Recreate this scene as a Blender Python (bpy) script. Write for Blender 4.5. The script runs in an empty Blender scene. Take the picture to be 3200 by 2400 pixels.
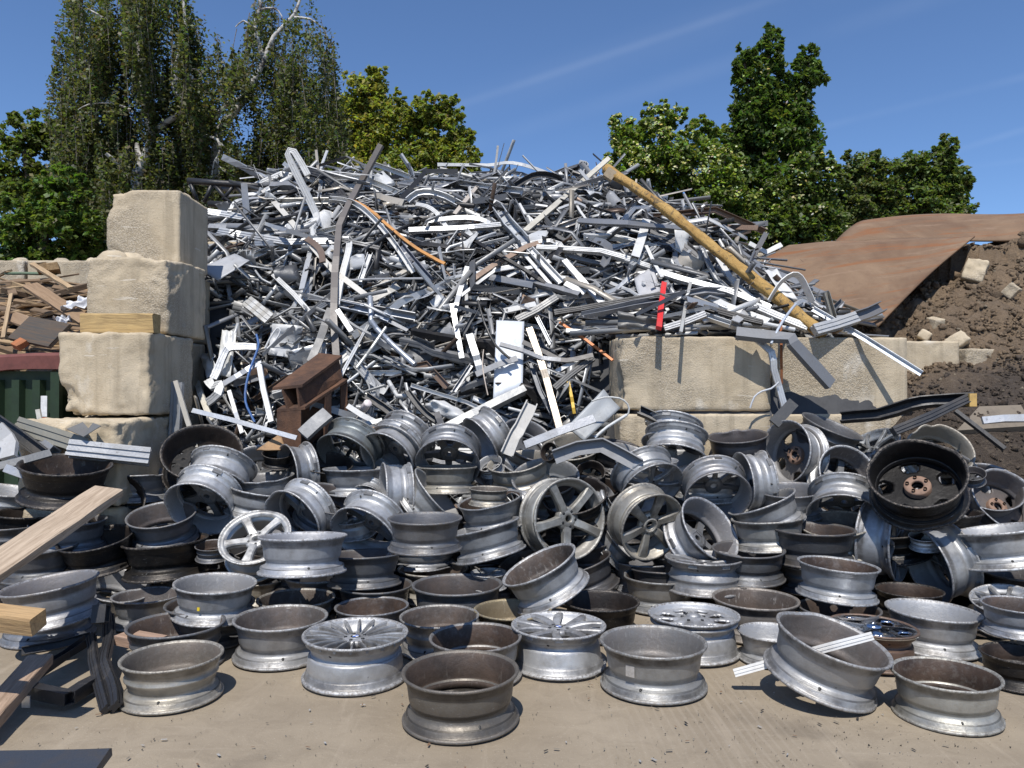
import bpy, math, random
import numpy as np
from mathutils import Vector, Matrix, Quaternion, noise

random.seed(7); rng = np.random.default_rng(7)
sc = bpy.context.scene
COL = sc.collection
R_ = math.radians

# ------------------------------------------------------------------ camera, sky, sun, exposure
CAMZ = 1.37; F = 2400.0; PITCH = math.atan(30 / F)
cd = bpy.data.cameras.new('camera'); cam = bpy.data.objects.new('camera', cd); COL.objects.link(cam)
cam.location = (0, 0, CAMZ); cam.rotation_euler = (math.pi / 2 + PITCH, 0, 0)
cd.sensor_width = 36; cd.lens = F / 3200 * 36; cd.clip_end = 3000; cd.clip_start = .05
sc.camera = cam

SUN_AZ, SUN_EL = 9.0, 60.0          # light travels away from the camera and a little to the right
w = bpy.data.worlds.new('World'); sc.world = w; w.use_nodes = True
nt = w.node_tree; nt.nodes.clear()
def wn(t): return nt.nodes.new(t)
out = wn('ShaderNodeOutputWorld'); bg = wn('ShaderNodeBackground'); sky = wn('ShaderNodeTexSky')
sky.sky_type = 'NISHITA'; sky.sun_disc = False
sky.sun_elevation = R_(SUN_EL); sky.sun_rotation = R_(180 + SUN_AZ)
sky.air_density = 0.8; sky.dust_density = 0.1; sky.ozone_density = 8.0
bg.inputs['Strength'].default_value = 0.11
def pdir(px, py):
    d = Vector(((px - 1600) / F, 1, (1200 - py) / F)); d.rotate(Matrix.Rotation(PITCH, 3, 'X')); return d
# faint contrails: great circles through two sky directions each
geo = wn('ShaderNodeNewGeometry')
neg = wn('ShaderNodeVectorMath'); neg.operation = 'SCALE'; neg.inputs['Scale'].default_value = -1
nt.links.new(geo.outputs['Incoming'], neg.inputs[0])
acc = None
for (a, b, wd, st) in (((1430, 330), (2100, 105), .008, .024), ((2180, 230), (2900, 0), .016, .018), ((1800, 215), (2450, 0), .03, .012),
                       ((2780, 345), (3200, 240), .007, .03), ((2990, 470), (3200, 405), .006, .03), ((2900, 540), (3200, 500), .005, .02)):
    n = pdir(*a).cross(pdir(*b)).normalized()
    dp = wn('ShaderNodeVectorMath'); dp.operation = 'DOT_PRODUCT'; dp.inputs[1].default_value = n
    nt.links.new(neg.outputs[0], dp.inputs[0])
    ab = wn('ShaderNodeMath'); ab.operation = 'ABSOLUTE'; nt.links.new(dp.outputs['Value'], ab.inputs[0])
    mr = wn('ShaderNodeMapRange'); mr.interpolation_type = 'SMOOTHSTEP'
    mr.inputs['From Min'].default_value = wd; mr.inputs['From Max'].default_value = 0
    mr.inputs['To Min'].default_value = 0; mr.inputs['To Max'].default_value = st
    nt.links.new(ab.outputs[0], mr.inputs['Value'])
    if acc is None: acc = mr.outputs[0]
    else:
        ad = wn('ShaderNodeMath'); ad.operation = 'ADD'; nt.links.new(acc, ad.inputs[0]); nt.links.new(mr.outputs[0], ad.inputs[1]); acc = ad.outputs[0]
nz = wn('ShaderNodeTexNoise'); nz.inputs['Scale'].default_value = 5; nz.inputs['Detail'].default_value = 5
nt.links.new(neg.outputs[0], nz.inputs['Vector'])
nr = wn('ShaderNodeMapRange'); nr.inputs['From Min'].default_value = .35; nr.inputs['From Max'].default_value = .65
nt.links.new(nz.outputs['Fac'], nr.inputs['Value'])
mu = wn('ShaderNodeMath'); mu.operation = 'MULTIPLY'; nt.links.new(acc, mu.inputs[0]); nt.links.new(nr.outputs[0], mu.inputs[1])
mx = wn('ShaderNodeMix'); mx.data_type = 'RGBA'
nt.links.new(mu.outputs[0], mx.inputs[0]); nt.links.new(sky.outputs[0], mx.inputs[6]); mx.inputs[7].default_value = (9, 9.5, 10, 1)
nt.links.new(mx.outputs[2], bg.inputs['Color']); nt.links.new(bg.outputs[0], out.inputs[0])

sd = bpy.data.lights.new('sun', 'SUN'); sun = bpy.data.objects.new('sun', sd); COL.objects.link(sun)
sd.energy = 3.7; sd.angle = R_(0.53); sd.color = (1, .955, .89)
ldir = Vector((math.sin(R_(SUN_AZ)) * math.cos(R_(SUN_EL)), math.cos(R_(SUN_AZ)) * math.cos(R_(SUN_EL)), -math.sin(R_(SUN_EL))))
sun.rotation_euler = ldir.to_track_quat('-Z', 'Y').to_euler(); sun.location = (-3, -8, 20)
sc.view_settings.view_transform = 'Standard'; sc.view_settings.look = 'None'
sc.view_settings.gamma = 1; sc.view_settings.use_curve_mapping = False
sc.view_settings.exposure = 0.5
sc.cycles.max_bounces = 6; sc.cycles.diffuse_bounces = 3; sc.cycles.glossy_bounces = 3; sc.cycles.transmission_bounces = 3

# ------------------------------------------------------------------ pixel <-> place
CROPS = dict(L=(0, 1200, 2.011), M=(1050, 1200, 2.011), R=(2100, 1200, 2.011), B4=(0, 1700, 2.212), B5=(900, 1800, 2.011), B6=(1900, 1750, 1.7015),
             S4=(550, 450, 2.949), S5=(1250, 450, 2.949), S6=(1900, 500, 2.949), S7=(550, 950, 2.949), S8=(1250, 950, 2.949),
             R1=(2300, 600, 2.458), R2=(1850, 950, 2.107), C3=(0, 550, 3.16), C4=(0, 950, 3.16), N=(850, 1300, 3.687), O=(1400, 1300, 2.115),
             P=(1900, 1250, 2.115), Q=(2600, 1250, 2.115), T0=(0, 0, 2.011), X=(0, 0, 1.0))
def cp(c, x, y): o = CROPS[c]; return o[0] + x / o[2], o[1] + y / o[2]
def at(px, py, z): return Vector((0, 0, CAMZ)) + pdir(px, py) * z
def atc(c, x, y, z): return at(*cp(c, x, y), z)

# ------------------------------------------------------------------ node materials
MATS = {}
def newmat(name):
    m = bpy.data.materials.new(name); m.use_nodes = True; n = m.node_tree; b = n.nodes['Principled BSDF']; MATS[name] = m
    return m, n, b
class NB:                               # tiny node builder
    def __init__(s, n): s.n = n
    def node(s, t, **k):
        x = s.n.nodes.new(t)
        for a, v in k.items(): setattr(x, a, v)
        return x
    def link(s, a, b): s.n.links.new(a, b)
    def put(s, sock, v):
        if hasattr(v, 'is_output'): s.link(v, sock)
        else: sock.default_value = v
    def noise(s, scale, detail=4, rough=.6, vec=None, dist=0):
        x = s.node('ShaderNodeTexNoise'); x.inputs['Scale'].default_value = scale; x.inputs['Detail'].default_value = detail
        x.inputs['Roughness'].default_value = rough; x.inputs['Distortion'].default_value = dist
        if vec is not None: s.link(vec, x.inputs['Vector'])
        return x.outputs['Fac']
    def ramp(s, v, a, b, lo=0., hi=1.):
        x = s.node('ShaderNodeMapRange'); x.inputs['From Min'].default_value = a; x.inputs['From Max'].default_value = b
        x.inputs['To Min'].default_value = lo; x.inputs['To Max'].default_value = hi; s.link(v, x.inputs['Value']); return x.outputs[0]
    def mix(s, f, a, b, mode='MIX'):
        x = s.node('ShaderNodeMix', data_type='RGBA', blend_type=mode); s.put(x.inputs[0], f); s.put(x.inputs[6], a); s.put(x.inputs[7], b); return x.outputs[2]
    def math(s, op, a, b=0.):
        x = s.node('ShaderNodeMath', operation=op); s.put(x.inputs[0], a); s.put(x.inputs[1], b); return x.outputs[0]
    def coord(s, k='Object'): return s.node('ShaderNodeTexCoord').outputs[k]
    def mapping(s, v, scale=(1, 1, 1), loc=(0, 0, 0), rot=(0, 0, 0)):
        x = s.node('ShaderNodeMapping'); x.inputs['Scale'].default_value = scale; x.inputs['Rotation'].default_value = rot
        s.link(v, x.inputs['Vector']); s.put(x.inputs['Location'], loc); return x.outputs[0]
    def bump(s, h, strength, dist, b):
        x = s.node('ShaderNodeBump'); x.inputs['Strength'].default_value = strength; x.inputs['Distance'].default_value = dist
        s.link(h, x.inputs['Height']); s.link(x.outputs[0], b.inputs['Normal'])
    def objcol(s):
        x = s.node('ShaderNodeObjectInfo'); return x.outputs['Color'], x.outputs['Alpha'], x.outputs['Random']
def c4(r, g=None, b=None):
    if g is None: return (r, r, r, 1)
    return (r, g, b, 1)
def shifted(q, vec, rnd, k=37.):        # texture coordinates moved by the object's random number
    cmb = q.node('ShaderNodeCombineXYZ'); q.link(q.math('MULTIPLY', rnd, k), cmb.inputs[0]); q.link(q.math('MULTIPLY', rnd, k * 1.7), cmb.inputs[1])
    va = q.node('ShaderNodeVectorMath', operation='ADD'); q.link(vec, va.inputs[0]); q.link(cmb.outputs[0], va.inputs[1]); return va.outputs[0]

def mat_rim():
    m, n, b = newmat('rim_outer'); q = NB(n); col, al, rnd = q.objcol(); v = shifted(q, q.coord(), rnd)
    n1 = q.noise(2.2, 6, .65, v); n2 = q.noise(9, 5, .7, v)
    st = q.noise(30, 3, .7, q.mapping(v, (.25, .25, 3)))
    d = q.math('MULTIPLY', q.ramp(n1, .42, .66), .6)
    base = q.mix(d, col, q.mix(.4, q.mix(.35, col, c4(0)), c4(.11, .09, .068)))
    sc1 = q.ramp(st, .64, .72); base = q.mix(q.math('MULTIPLY', sc1, .35), base, c4(.6, .6, .6))
    sc2 = q.ramp(n2, .66, .72); base = q.mix(q.math('MULTIPLY', sc2, .6), base, c4(.09, .08, .07))
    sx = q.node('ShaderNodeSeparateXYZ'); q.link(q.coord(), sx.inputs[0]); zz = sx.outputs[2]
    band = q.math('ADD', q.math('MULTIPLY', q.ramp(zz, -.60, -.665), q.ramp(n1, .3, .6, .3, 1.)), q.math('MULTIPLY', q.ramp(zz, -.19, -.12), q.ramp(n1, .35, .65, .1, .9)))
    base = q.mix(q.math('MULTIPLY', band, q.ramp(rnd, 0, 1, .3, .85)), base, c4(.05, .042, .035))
    q.link(base, b.inputs['Base Color']); b.inputs['Metallic'].default_value = .55
    q.link(q.ramp(n2, .3, .75, .36, .62), b.inputs['Roughness']); q.bump(n2, .12, .02, b)
def mat_rim_in():
    m, n, b = newmat('rim_inner'); q = NB(n); col, al, rnd = q.objcol(); v = shifted(q, q.coord(), rnd)
    n1 = q.noise(1.6, 6, .6, v); n2 = q.noise(7, 5, .7, v)
    stv = q.noise(9, 4, .65, q.mapping(v, (1.2, 1.2, .25)))
    brown = q.mix(q.ramp(n1, .35, .7), c4(.028, .018, .013), c4(.092, .060, .042))
    brown = q.mix(q.math('MULTIPLY', q.ramp(stv, .60, .70), q.ramp(rnd, .55, .95, 0., .7)), brown, c4(.34, .32, .29))
    f = q.math('MULTIPLY', al, q.ramp(n2, .2, .5, .75, 1.0))
    q.link(q.mix(f, col, brown), b.inputs['Base Color'])
    q.link(q.math('SUBTRACT', .55, q.math('MULTIPLY', al, .45)), b.inputs['Metallic']); q.link(q.ramp(n2, .3, .7, .42, .68), b.inputs['Roughness']); q.bump(n2, .2, .02, b)
def mat_lip():
    m, n, b = newmat('rim_lip'); q = NB(n); col, al, rnd = q.objcol(); v = shifted(q, q.coord(), rnd)
    n1 = q.noise(14, 5, .75, v); n2 = q.noise(3, 4, .6, v)
    base = q.mix(q.math('MULTIPLY', q.ramp(n1, .42, .6), .75), col, q.mix(q.ramp(n2, .4, .6), c4(.20, .17, .14), c4(.10, .09, .085)))
    base = q.mix(q.math('MULTIPLY', q.ramp(n1, .36, .28), .7), base, c4(.65, .64, .62))
    q.link(base, b.inputs['Base Color']); b.inputs['Metallic'].default_value = .45; b.inputs['Roughness'].default_value = .5; q.bump(n1, .25, .02, b)
def mat_chrome():
    m, n, b = newmat('chrome'); q = NB(n); b.inputs['Base Color'].default_value = c4(.62, .64, .68); b.inputs['Metallic'].default_value = 1
    q.link(q.ramp(q.noise(5, 4, .6, q.coord()), .3, .7, .06, .2), b.inputs['Roughness'])
def mat_scrap(name, metallic, rough, attr=False, streak=1.):
    m, n, b = newmat(name); q = NB(n)
    if attr:
        a = q.node('ShaderNodeVertexColor', layer_name='Col'); col = a.outputs[0]; v = q.coord()
    else:
        col, al, rnd = q.objcol(); v = shifted(q, q.coord(), rnd)
    n1 = q.noise(5, 6, .7, v); n2 = q.noise(28, 4, .7, v)
    base = q.mix(q.math('MULTIPLY', q.ramp(n1, .5, .66), .5 * streak), col, q.mix(.5, col, c4(.13, .11, .09)))
    base = q.mix(q.math('MULTIPLY', q.ramp(n2, .62, .7), .5 * streak), base, c4(.10, .09, .08))
    q.link(base, b.inputs['Base Color']); b.inputs['Metallic'].default_value = metallic
    q.link(q.ramp(n1, .3, .7, rough - .1, rough + .12), b.inputs['Roughness']); q.bump(n1, .15, .03, b)
def mat_concrete():
    m, n, b = newmat('concrete'); q = NB(n); col, al, rnd = q.objcol(); v = shifted(q, q.coord(), rnd)
    n0 = q.noise(1.5, 3, .5, v); n1 = q.noise(2.6, 7, .62, v, .5); n2 = q.noise(20, 6, .72, v); n3 = q.noise(85, 3, .7, v)
    drip = q.noise(7, 5, .6, q.mapping(v, (1.5, 1.5, .13)))
    vo = q.node('ShaderNodeTexVoronoi'); vo.inputs['Scale'].default_value = 80; q.link(v, vo.inputs['Vector'])
    rough = q.ramp(n0, .46, .58)                                              # broken faces showing aggregate
    base = q.mix(q.ramp(n1, .3, .7), c4(.40, .325, .22), c4(.585, .495, .36))
    base = q.mix(q.math('MULTIPLY', q.ramp(drip, .50, .66), .5), base, c4(.27, .22, .15))
    base = q.mix(q.math('MULTIPLY', q.ramp(n1, .56, .70), .6), base, c4(.235, .20, .15))
    agg = q.mix(q.ramp(vo.outputs['Distance'], .15, .6), c4(.50, .44, .35), c4(.29, .24, .17))
    base = q.mix(q.math('MULTIPLY', rough, .65), base, agg)
    base = q.mix(q.math('MULTIPLY', q.ramp(n3, .62, .70), .45), base, c4(.20, .165, .115))
    wh = q.noise(3.2, 5, .6, q.mapping(v, (1, 1, .5), (9, 3, 1))); base = q.mix(q.math('MULTIPLY', q.ramp(wh, .62, .70), .45), base, c4(.70, .66, .58))
    sc1 = q.noise(3, 3, .5, q.mapping(v, (1, 1, 9), rot=(0, .5, .3))); base = q.mix(q.math('MULTIPLY', q.ramp(sc1, .69, .71), .5), base, c4(.68, .63, .54))
    q.link(base, b.inputs['Base Color']); b.inputs['Roughness'].default_value = .92
    h = q.math('ADD', q.math('MULTIPLY', n2, q.ramp(n0, .44, .6, .25, 1.3)), q.math('ADD', q.math('MULTIPLY', n3, .3), q.math('MULTIPLY', q.math('MULTIPLY', vo.outputs['Distance'], rough), -.3)))
    q.bump(h, .55, .025, b)
def mat_ground():
    m, n, b = newmat('yard_concrete'); q = NB(n); v = q.coord()
    n1 = q.noise(.9, 6, .6, v); n2 = q.noise(6, 6, .68, v, 1.0); n3 = q.noise(120, 3, .7, v)
    sw = q.noise(2.5, 6, .7, q.mapping(v, (2.6, .22, 1), rot=(0, 0, R_(-8))), 1.2); sw2 = q.noise(4, 5, .7, q.mapping(v, (.3, 2.2, 1), rot=(0, 0, R_(25))), 1.2)
    base = q.mix(q.ramp(n1, .36, .66), c4(.215, .174, .123), c4(.298, .247, .18))
    base = q.mix(q.math('MULTIPLY', q.ramp(n2, .48, .66), .35), base, c4(.175, .14, .098))
    base = q.mix(q.math('MULTIPLY', q.ramp(sw, .55, .72), .42), base, c4(.37, .31, .235))
    base = q.mix(q.math('MULTIPLY', q.ramp(sw2, .57, .72), .3), base, c4(.37, .31, .24))
    base = q.mix(q.math('MULTIPLY', q.ramp(n3, .63, .72), .4), base, c4(.5, .45, .38))
    base = q.mix(q.math('MULTIPLY', q.ramp(n3, .36, .28), .3), base, c4(.12, .10, .08))
    oil = q.noise(1.7, 4, .55, q.mapping(v, (1, 1, 1), (4.3, 1.2, 0))); base = q.mix(q.math('MULTIPLY', q.ramp(oil, .60, .70), .42), base, c4(.10, .08, .058))
    wv = q.node('ShaderNodeTexWave', wave_type='BANDS', bands_direction='X'); wv.inputs['Scale'].default_value = 9; wv.inputs['Distortion'].default_value = 3.5; wv.inputs['Detail'].default_value = 3; q.link(q.mapping(v, (1, .12, 1), rot=(0, 0, R_(-20))), wv.inputs['Vector'])
    tm = q.math('MULTIPLY', q.ramp(wv.outputs['Fac'], .62, .9), q.ramp(q.noise(.8, 3, .5, q.mapping(v, (1, .35, 1), (2, 7, 0), (0, 0, R_(-20)))), .5, .62)); base = q.mix(q.math('MULTIPLY', tm, .16), base, c4(.38, .33, .265))
    vo = q.node('ShaderNodeTexVoronoi', feature='DISTANCE_TO_EDGE'); vo.inputs['Scale'].default_value = .55; q.link(q.mapping(shifted(q, v, n2, .25), (1, 1, 1)), vo.inputs['Vector'])
    q.link(base, b.inputs['Base Color']); b.inputs['Roughness'].default_value = .88
    q.bump(q.math('ADD', q.math('MULTIPLY', n2, 1.0), q.math('MULTIPLY', n3, .25)), .35, .02, b)
def mat_soil():
    m, n, b = newmat('soil'); q = NB(n); v = q.coord()
    a = q.node('ShaderNodeVertexColor', layer_name='Col').outputs[0]
    n1 = q.noise(3, 8, .7, v); n2 = q.noise(22, 6, .75, v)
    base = q.mix(q.ramp(n1, .35, .65), q.mix(.5, a, c4(.05, .036, .025)), a); base = q.mix(q.math('MULTIPLY', q.ramp(n2, .52, .68), .5), base, q.mix(.5, a, c4(.36, .28, .19)))
    q.link(base, b.inputs['Base Color']); b.inputs['Roughness'].default_value = .95
    q.bump(q.math('ADD', n1, n2), 1.0, .06, b)
def mat_rust():
    m, n, b = newmat('rust'); q = NB(n); v = q.coord()
    n1 = q.noise(1.3, 7, .65, v, .6); n2 = q.noise(12, 6, .75, v); st = q.noise(2.0, 6, .7, q.mapping(v, (.35, 3.5, 1), rot=(0, 0, R_(8))), .8)
    base = q.mix(q.ramp(n1, .34, .66), c4(.12, .068, .037), c4(.215, .14, .083))
    base = q.mix(q.math('MULTIPLY', q.ramp(st, .52, .62), .8), base, c4(.20, .075, .022))
    base = q.mix(q.math('MULTIPLY', q.ramp(st, .42, .32), .5), base, c4(.28, .19, .125))
    base = q.mix(q.math('MULTIPLY', q.ramp(n2, .55, .7), .4), base, c4(.085, .045, .03))
    sr = q.noise(5, 4, .6, q.mapping(v, (5, .4, 1), rot=(0, 0, R_(35)))); base = q.mix(q.math('MULTIPLY', q.ramp(sr, .70, .73), .6), base, c4(.08, .045, .03))
    q.link(base, b.inputs['Base Color']); b.inputs['Roughness'].default_value = .8; q.bump(n2, .25, .02, b)
def mat_rust_dark():
    m, n, b = newmat('rust_beam'); q = NB(n); v = q.coord()
    n1 = q.noise(4, 7, .7, v); n2 = q.noise(25, 5, .75, v)
    base = q.mix(q.ramp(n1, .35, .65), c4(.045, .024, .016), c4(.14, .068, .036)); base = q.mix(q.math('MULTIPLY', q.ramp(n2, .55, .7), .5), base, c4(.05, .03, .022))
    q.link(base, b.inputs['Base Color']); b.inputs['Roughness'].default_value = .85; q.bump(n2, .4, .02, b)
def mat_wood(name):
    m, n, b = newmat(name); q = NB(n); col, al, rnd = q.objcol(); v = shifted(q, q.coord(), rnd)
    g = q.noise(7, 6, .65, q.mapping(v, (.35, 6, 6)), 1.5); n1 = q.noise(3, 6, .65, v); n2 = q.noise(45, 4, .7, q.mapping(v, (.2, 1, 1)))
    base = q.mix(q.ramp(g, .36, .64), q.mix(.55, col, c4(.12, .07, .035)), col)
    base = q.mix(q.math('MULTIPLY', q.ramp(n1, .5, .7), .45), base, q.mix(.5, col, c4(.17, .13, .09))); base = q.mix(q.math('MULTIPLY', q.ramp(n2, .6, .7), .4), base, c4(.10, .065, .035))
    q.link(base, b.inputs['Base Color']); b.inputs['Roughness'].default_value = .85; q.bump(q.math('ADD', g, n2), .35, .01, b)
def mat_leaf(name):
    m, n, b = newmat(name); q = NB(n)
    a = q.node('ShaderNodeVertexColor', layer_name='Col').outputs[0]
    q.link(a, b.inputs['Base Color']); b.inputs['Roughness'].default_value = .5; b.inputs['Specular IOR Level'].default_value = .35
    t = q.node('ShaderNodeBsdfTranslucent'); q.link(q.mix(1., a, c4(1.5, 1.6, .6), 'MULTIPLY'), t.inputs[0])
    ms = q.node('ShaderNodeMixShader'); ms.inputs[0].default_value = .45; q.link(b.outputs[0], ms.inputs[1]); q.link(t.outputs[0], ms.inputs[2])
    q.link(ms.outputs[0], n.nodes['Material Output'].inputs[0])
def mat_bark(name, c1, c2, sc_=6):
    m, n, b = newmat(name); q = NB(n); v = q.coord()
    f = q.noise(sc_, 5, .7, q.mapping(v, (1, 1, 2.2))); q.link(q.mix(q.ramp(f, .47, .6), c1, c2), b.inputs['Base Color']); b.inputs['Roughness'].default_value = .85; q.bump(f, .4, .03, b)
def mat_plain(name, col, rough=.6, metallic=0.):
    m, n, b = newmat(name); q = NB(n); f = q.noise(12, 5, .7, q.coord())
    q.link(q.mix(q.math('MULTIPLY', q.ramp(f, .45, .7), .55), col, tuple(x * .45 for x in col[:3]) + (1,)), b.inputs['Base Color'])
    b.inputs['Roughness'].default_value = rough; b.inputs['Metallic'].default_value = metallic; q.bump(f, .15, .01, b)
def mat_obj(name, rough=.6):
    m, n, b = newmat(name); q = NB(n); col, al, rnd = q.objcol(); f = q.noise(9, 6, .7, shifted(q, q.coord(), rnd))
    q.link(q.mix(q.math('MULTIPLY', q.ramp(f, .48, .66), .6), col, q.mix(.7, col, c4(.06, .05, .04))), b.inputs['Base Color'])
    b.inputs['Roughness'].default_value = rough; q.bump(f, .3, .02, b)
mat_rim(); mat_rim_in(); mat_lip(); mat_chrome(); mat_scrap('bare_metal', .5, .46); mat_scrap('painted_metal', .05, .5); mat_scrap('heap_metal', .35, .45, True)
mat_concrete(); mat_ground(); mat_soil(); mat_rust(); mat_rust_dark(); mat_wood('wood'); mat_leaf('leaf')
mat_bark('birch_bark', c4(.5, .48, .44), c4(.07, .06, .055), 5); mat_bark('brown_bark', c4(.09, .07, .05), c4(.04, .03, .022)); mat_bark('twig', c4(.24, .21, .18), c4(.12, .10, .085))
mat_plain('gap_shade', c4(.05, .05, .052), .7); mat_plain('rubber', c4(.02), .6); mat_plain('yellow_print', c4(.75, .55, .03)); mat_plain('foil', c4(.7), .3, .7); mat_plain('green_paint', c4(.014, .034, .013), .6)
mat_plain('red_rail', c4(.15, .05, .042), .8); mat_plain('white_mark', c4(.75)); mat_plain('red_mark', c4(.5, .03, .012)); mat_plain('blue_mark', c4(.03, .12, .5)); mat_plain('black_mark', c4(.015), .35)
def mat_wrap():
    m, n, b = newmat('wrap'); q = NB(n); v = q.coord(); n1 = q.noise(4, 6, .7, v, .8); n2 = q.noise(9, 6, .75, q.mapping(v, (1, 1, 1), (3, 3, 3)), 1.5); n3 = q.noise(30, 4, .7, v)
    base = q.mix(q.ramp(n1, .35, .65), c4(.33, .185, .045), c4(.48, .31, .10)); base = q.mix(q.math('MULTIPLY', q.ramp(n2, .54, .62), .85), base, c4(.055, .045, .03)); base = q.mix(q.math('MULTIPLY', q.ramp(n3, .58, .7), .5), base, c4(.20, .13, .05))
    q.link(base, b.inputs['Base Color']); b.inputs['Roughness'].default_value = .7; q.bump(q.math('ADD', n1, n2), .6, .04, b)
mat_wrap()
mat_plain('hub_rust', c4(.24, .15, .105), .75); mat_obj('object_matt', .75); mat_obj('object_satin', .45)

# ------------------------------------------------------------------ mesh helpers
def mesh(name, verts, faces, mats=(), smooth=False, fmat=None, cols=None):
    me = bpy.data.meshes.new(name)
    if isinstance(faces, np.ndarray):
        verts = np.asarray(verts, np.float32); nf, k = faces.shape
        me.vertices.add(len(verts)); me.vertices.foreach_set('co', verts.ravel()); me.loops.add(nf * k); me.loops.foreach_set('vertex_index', faces.ravel().astype(np.int32))
        me.polygons.add(nf); me.polygons.foreach_set('loop_start', np.arange(0, nf * k, k, dtype=np.int32)); me.polygons.foreach_set('loop_total', np.full(nf, k, np.int32))
        me.update(calc_edges=True)
    else:
        me.from_pydata([tuple(v) for v in verts], [], faces)
    for m in mats: me.materials.append(MATS[m])
    if fmat is not None: me.polygons.foreach_set('material_index', np.asarray(fmat, np.int32))
    if smooth: me.polygons.foreach_set('use_smooth', np.ones(len(me.polygons), bool))
    if cols is not None:
        a = me.color_attributes.new('Col', 'FLOAT_COLOR', 'POINT'); cc = np.ones((len(me.vertices), 4), np.float32); cc[:, :3] = cols; a.data.foreach_set('color', cc.ravel())
    return me
def obj(name, me, parent=None, loc=(0, 0, 0), color=None):
    o = bpy.data.objects.new(name, me); COL.objects.link(o); o.location = loc
    if parent is not None: o.parent = parent
    if color is not None: o.color = tuple(color) + ((1,) if len(color) == 3 else ())
    return o
USED = set()
def tag(o, label, cat, group=None, kind=None):
    o['label'] = label; o['category'] = cat
    if group: o['group'] = group
    if kind: o['kind'] = kind
    return o
def structure(o): o['kind'] = 'structure'; return o
class MB:
    def __init__(s): s.v = []; s.f = []; s.m = []
    def add(s, v, f, m=0):
        k = len(s.v); s.v += [tuple(p) for p in v]; s.f += [tuple(i + k for i in q) for q in f]; s.m += [m] * len(f); return s
    def box(s, c, d, rot=None, m=0):
        R = rot if rot is not None else Matrix.Identity(3); c = Vector(c); x, y, z = d[0] / 2, d[1] / 2, d[2] / 2
        v = [c + R @ Vector((i * x, j * y, k * z)) for i in (-1, 1) for j in (-1, 1) for k in (-1, 1)]
        return s.add(v, [(0, 1, 3, 2), (4, 6, 7, 5), (0, 4, 5, 1), (2, 3, 7, 6), (0, 2, 6, 4), (1, 5, 7, 3)], m)
    def build(s, name, mats, parent=None, smooth=False, color=None, loc=(0, 0, 0)):
        return obj(name, mesh(name, s.v, s.f, mats, smooth, s.m), parent, loc, color)
def lathe(prof, seg, close=False, a0=0, a1=2 * math.pi):
    full = abs(a1 - a0 - 2 * math.pi) < 1e-6; ns = seg if full else seg + 1; v = []; f = []
    for i in range(ns):
        a = a0 + (a1 - a0) * i / seg; c, s_ = math.cos(a), math.sin(a); v += [(r * c, r * s_, z) for r, z in prof]
    k = len(prof)
    for i in range(seg):
        j = (i + 1) % ns
        for p in range(k - 1 + (1 if close else 0)): f.append((i * k + p, j * k + p, j * k + (p + 1) % k, i * k + (p + 1) % k))
    return v, f
SECT = {}
SECT['box'] = [(-.5, -.5), (.5, -.5), (.5, .5), (-.5, .5)]
SECT['flat'] = SECT['box']
SECT['channel'] = [(-.5, -.5), (.5, -.5), (.5, .5), (.4, .5), (.4, -.38), (-.4, -.38), (-.4, .5), (-.5, .5)]
SECT['angle'] = [(-.5, -.5), (.5, -.5), (.5, -.4), (-.4, -.4), (-.4, .5), (-.5, .5)]
SECT['rib'] = [(-.5, -.5), (.5, -.5), (.5, -.15), (.4, -.15), (.4, .05), (.5, .05), (.5, .5), (.3, .5), (.3, .36), (.18, .36), (.18, .5), (-.05, .5), (-.05, .4), (-.2, .4), (-.2, .5), (-.5, .5), (-.5, .12), (-.38, .12), (-.38, -.12), (-.5, -.12)]
SECT['pipe'] = [(.5 * math.cos(i * math.pi / 5), .5 * math.sin(i * math.pi / 5)) for i in range(10)]
def resample(P, step=.18, smooth=False):
    P = [Vector(p) for p in P]
    if smooth and len(P) > 2:
        Q = []
        for i in range(len(P) - 1):
            a, b, c, d = P[max(i - 1, 0)], P[i], P[i + 1], P[min(i + 2, len(P) - 1)]; k = max(2, int((c - b).length / step) + 1)
            for j in range(k):
                t = j / k; Q.append(.5 * ((2 * b) + (c - a) * t + (2 * a - 5 * b + 4 * c - d) * t * t + (3 * b - a - 3 * c + d) * t ** 3))
        return Q + [P[-1]]
    Q = []
    for i in range(len(P) - 1):
        k = max(1, int((P[i + 1] - P[i]).length / step))
        Q += [P[i].lerp(P[i + 1], j / k) for j in range(k)]
    return Q + [P[-1]]
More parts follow.
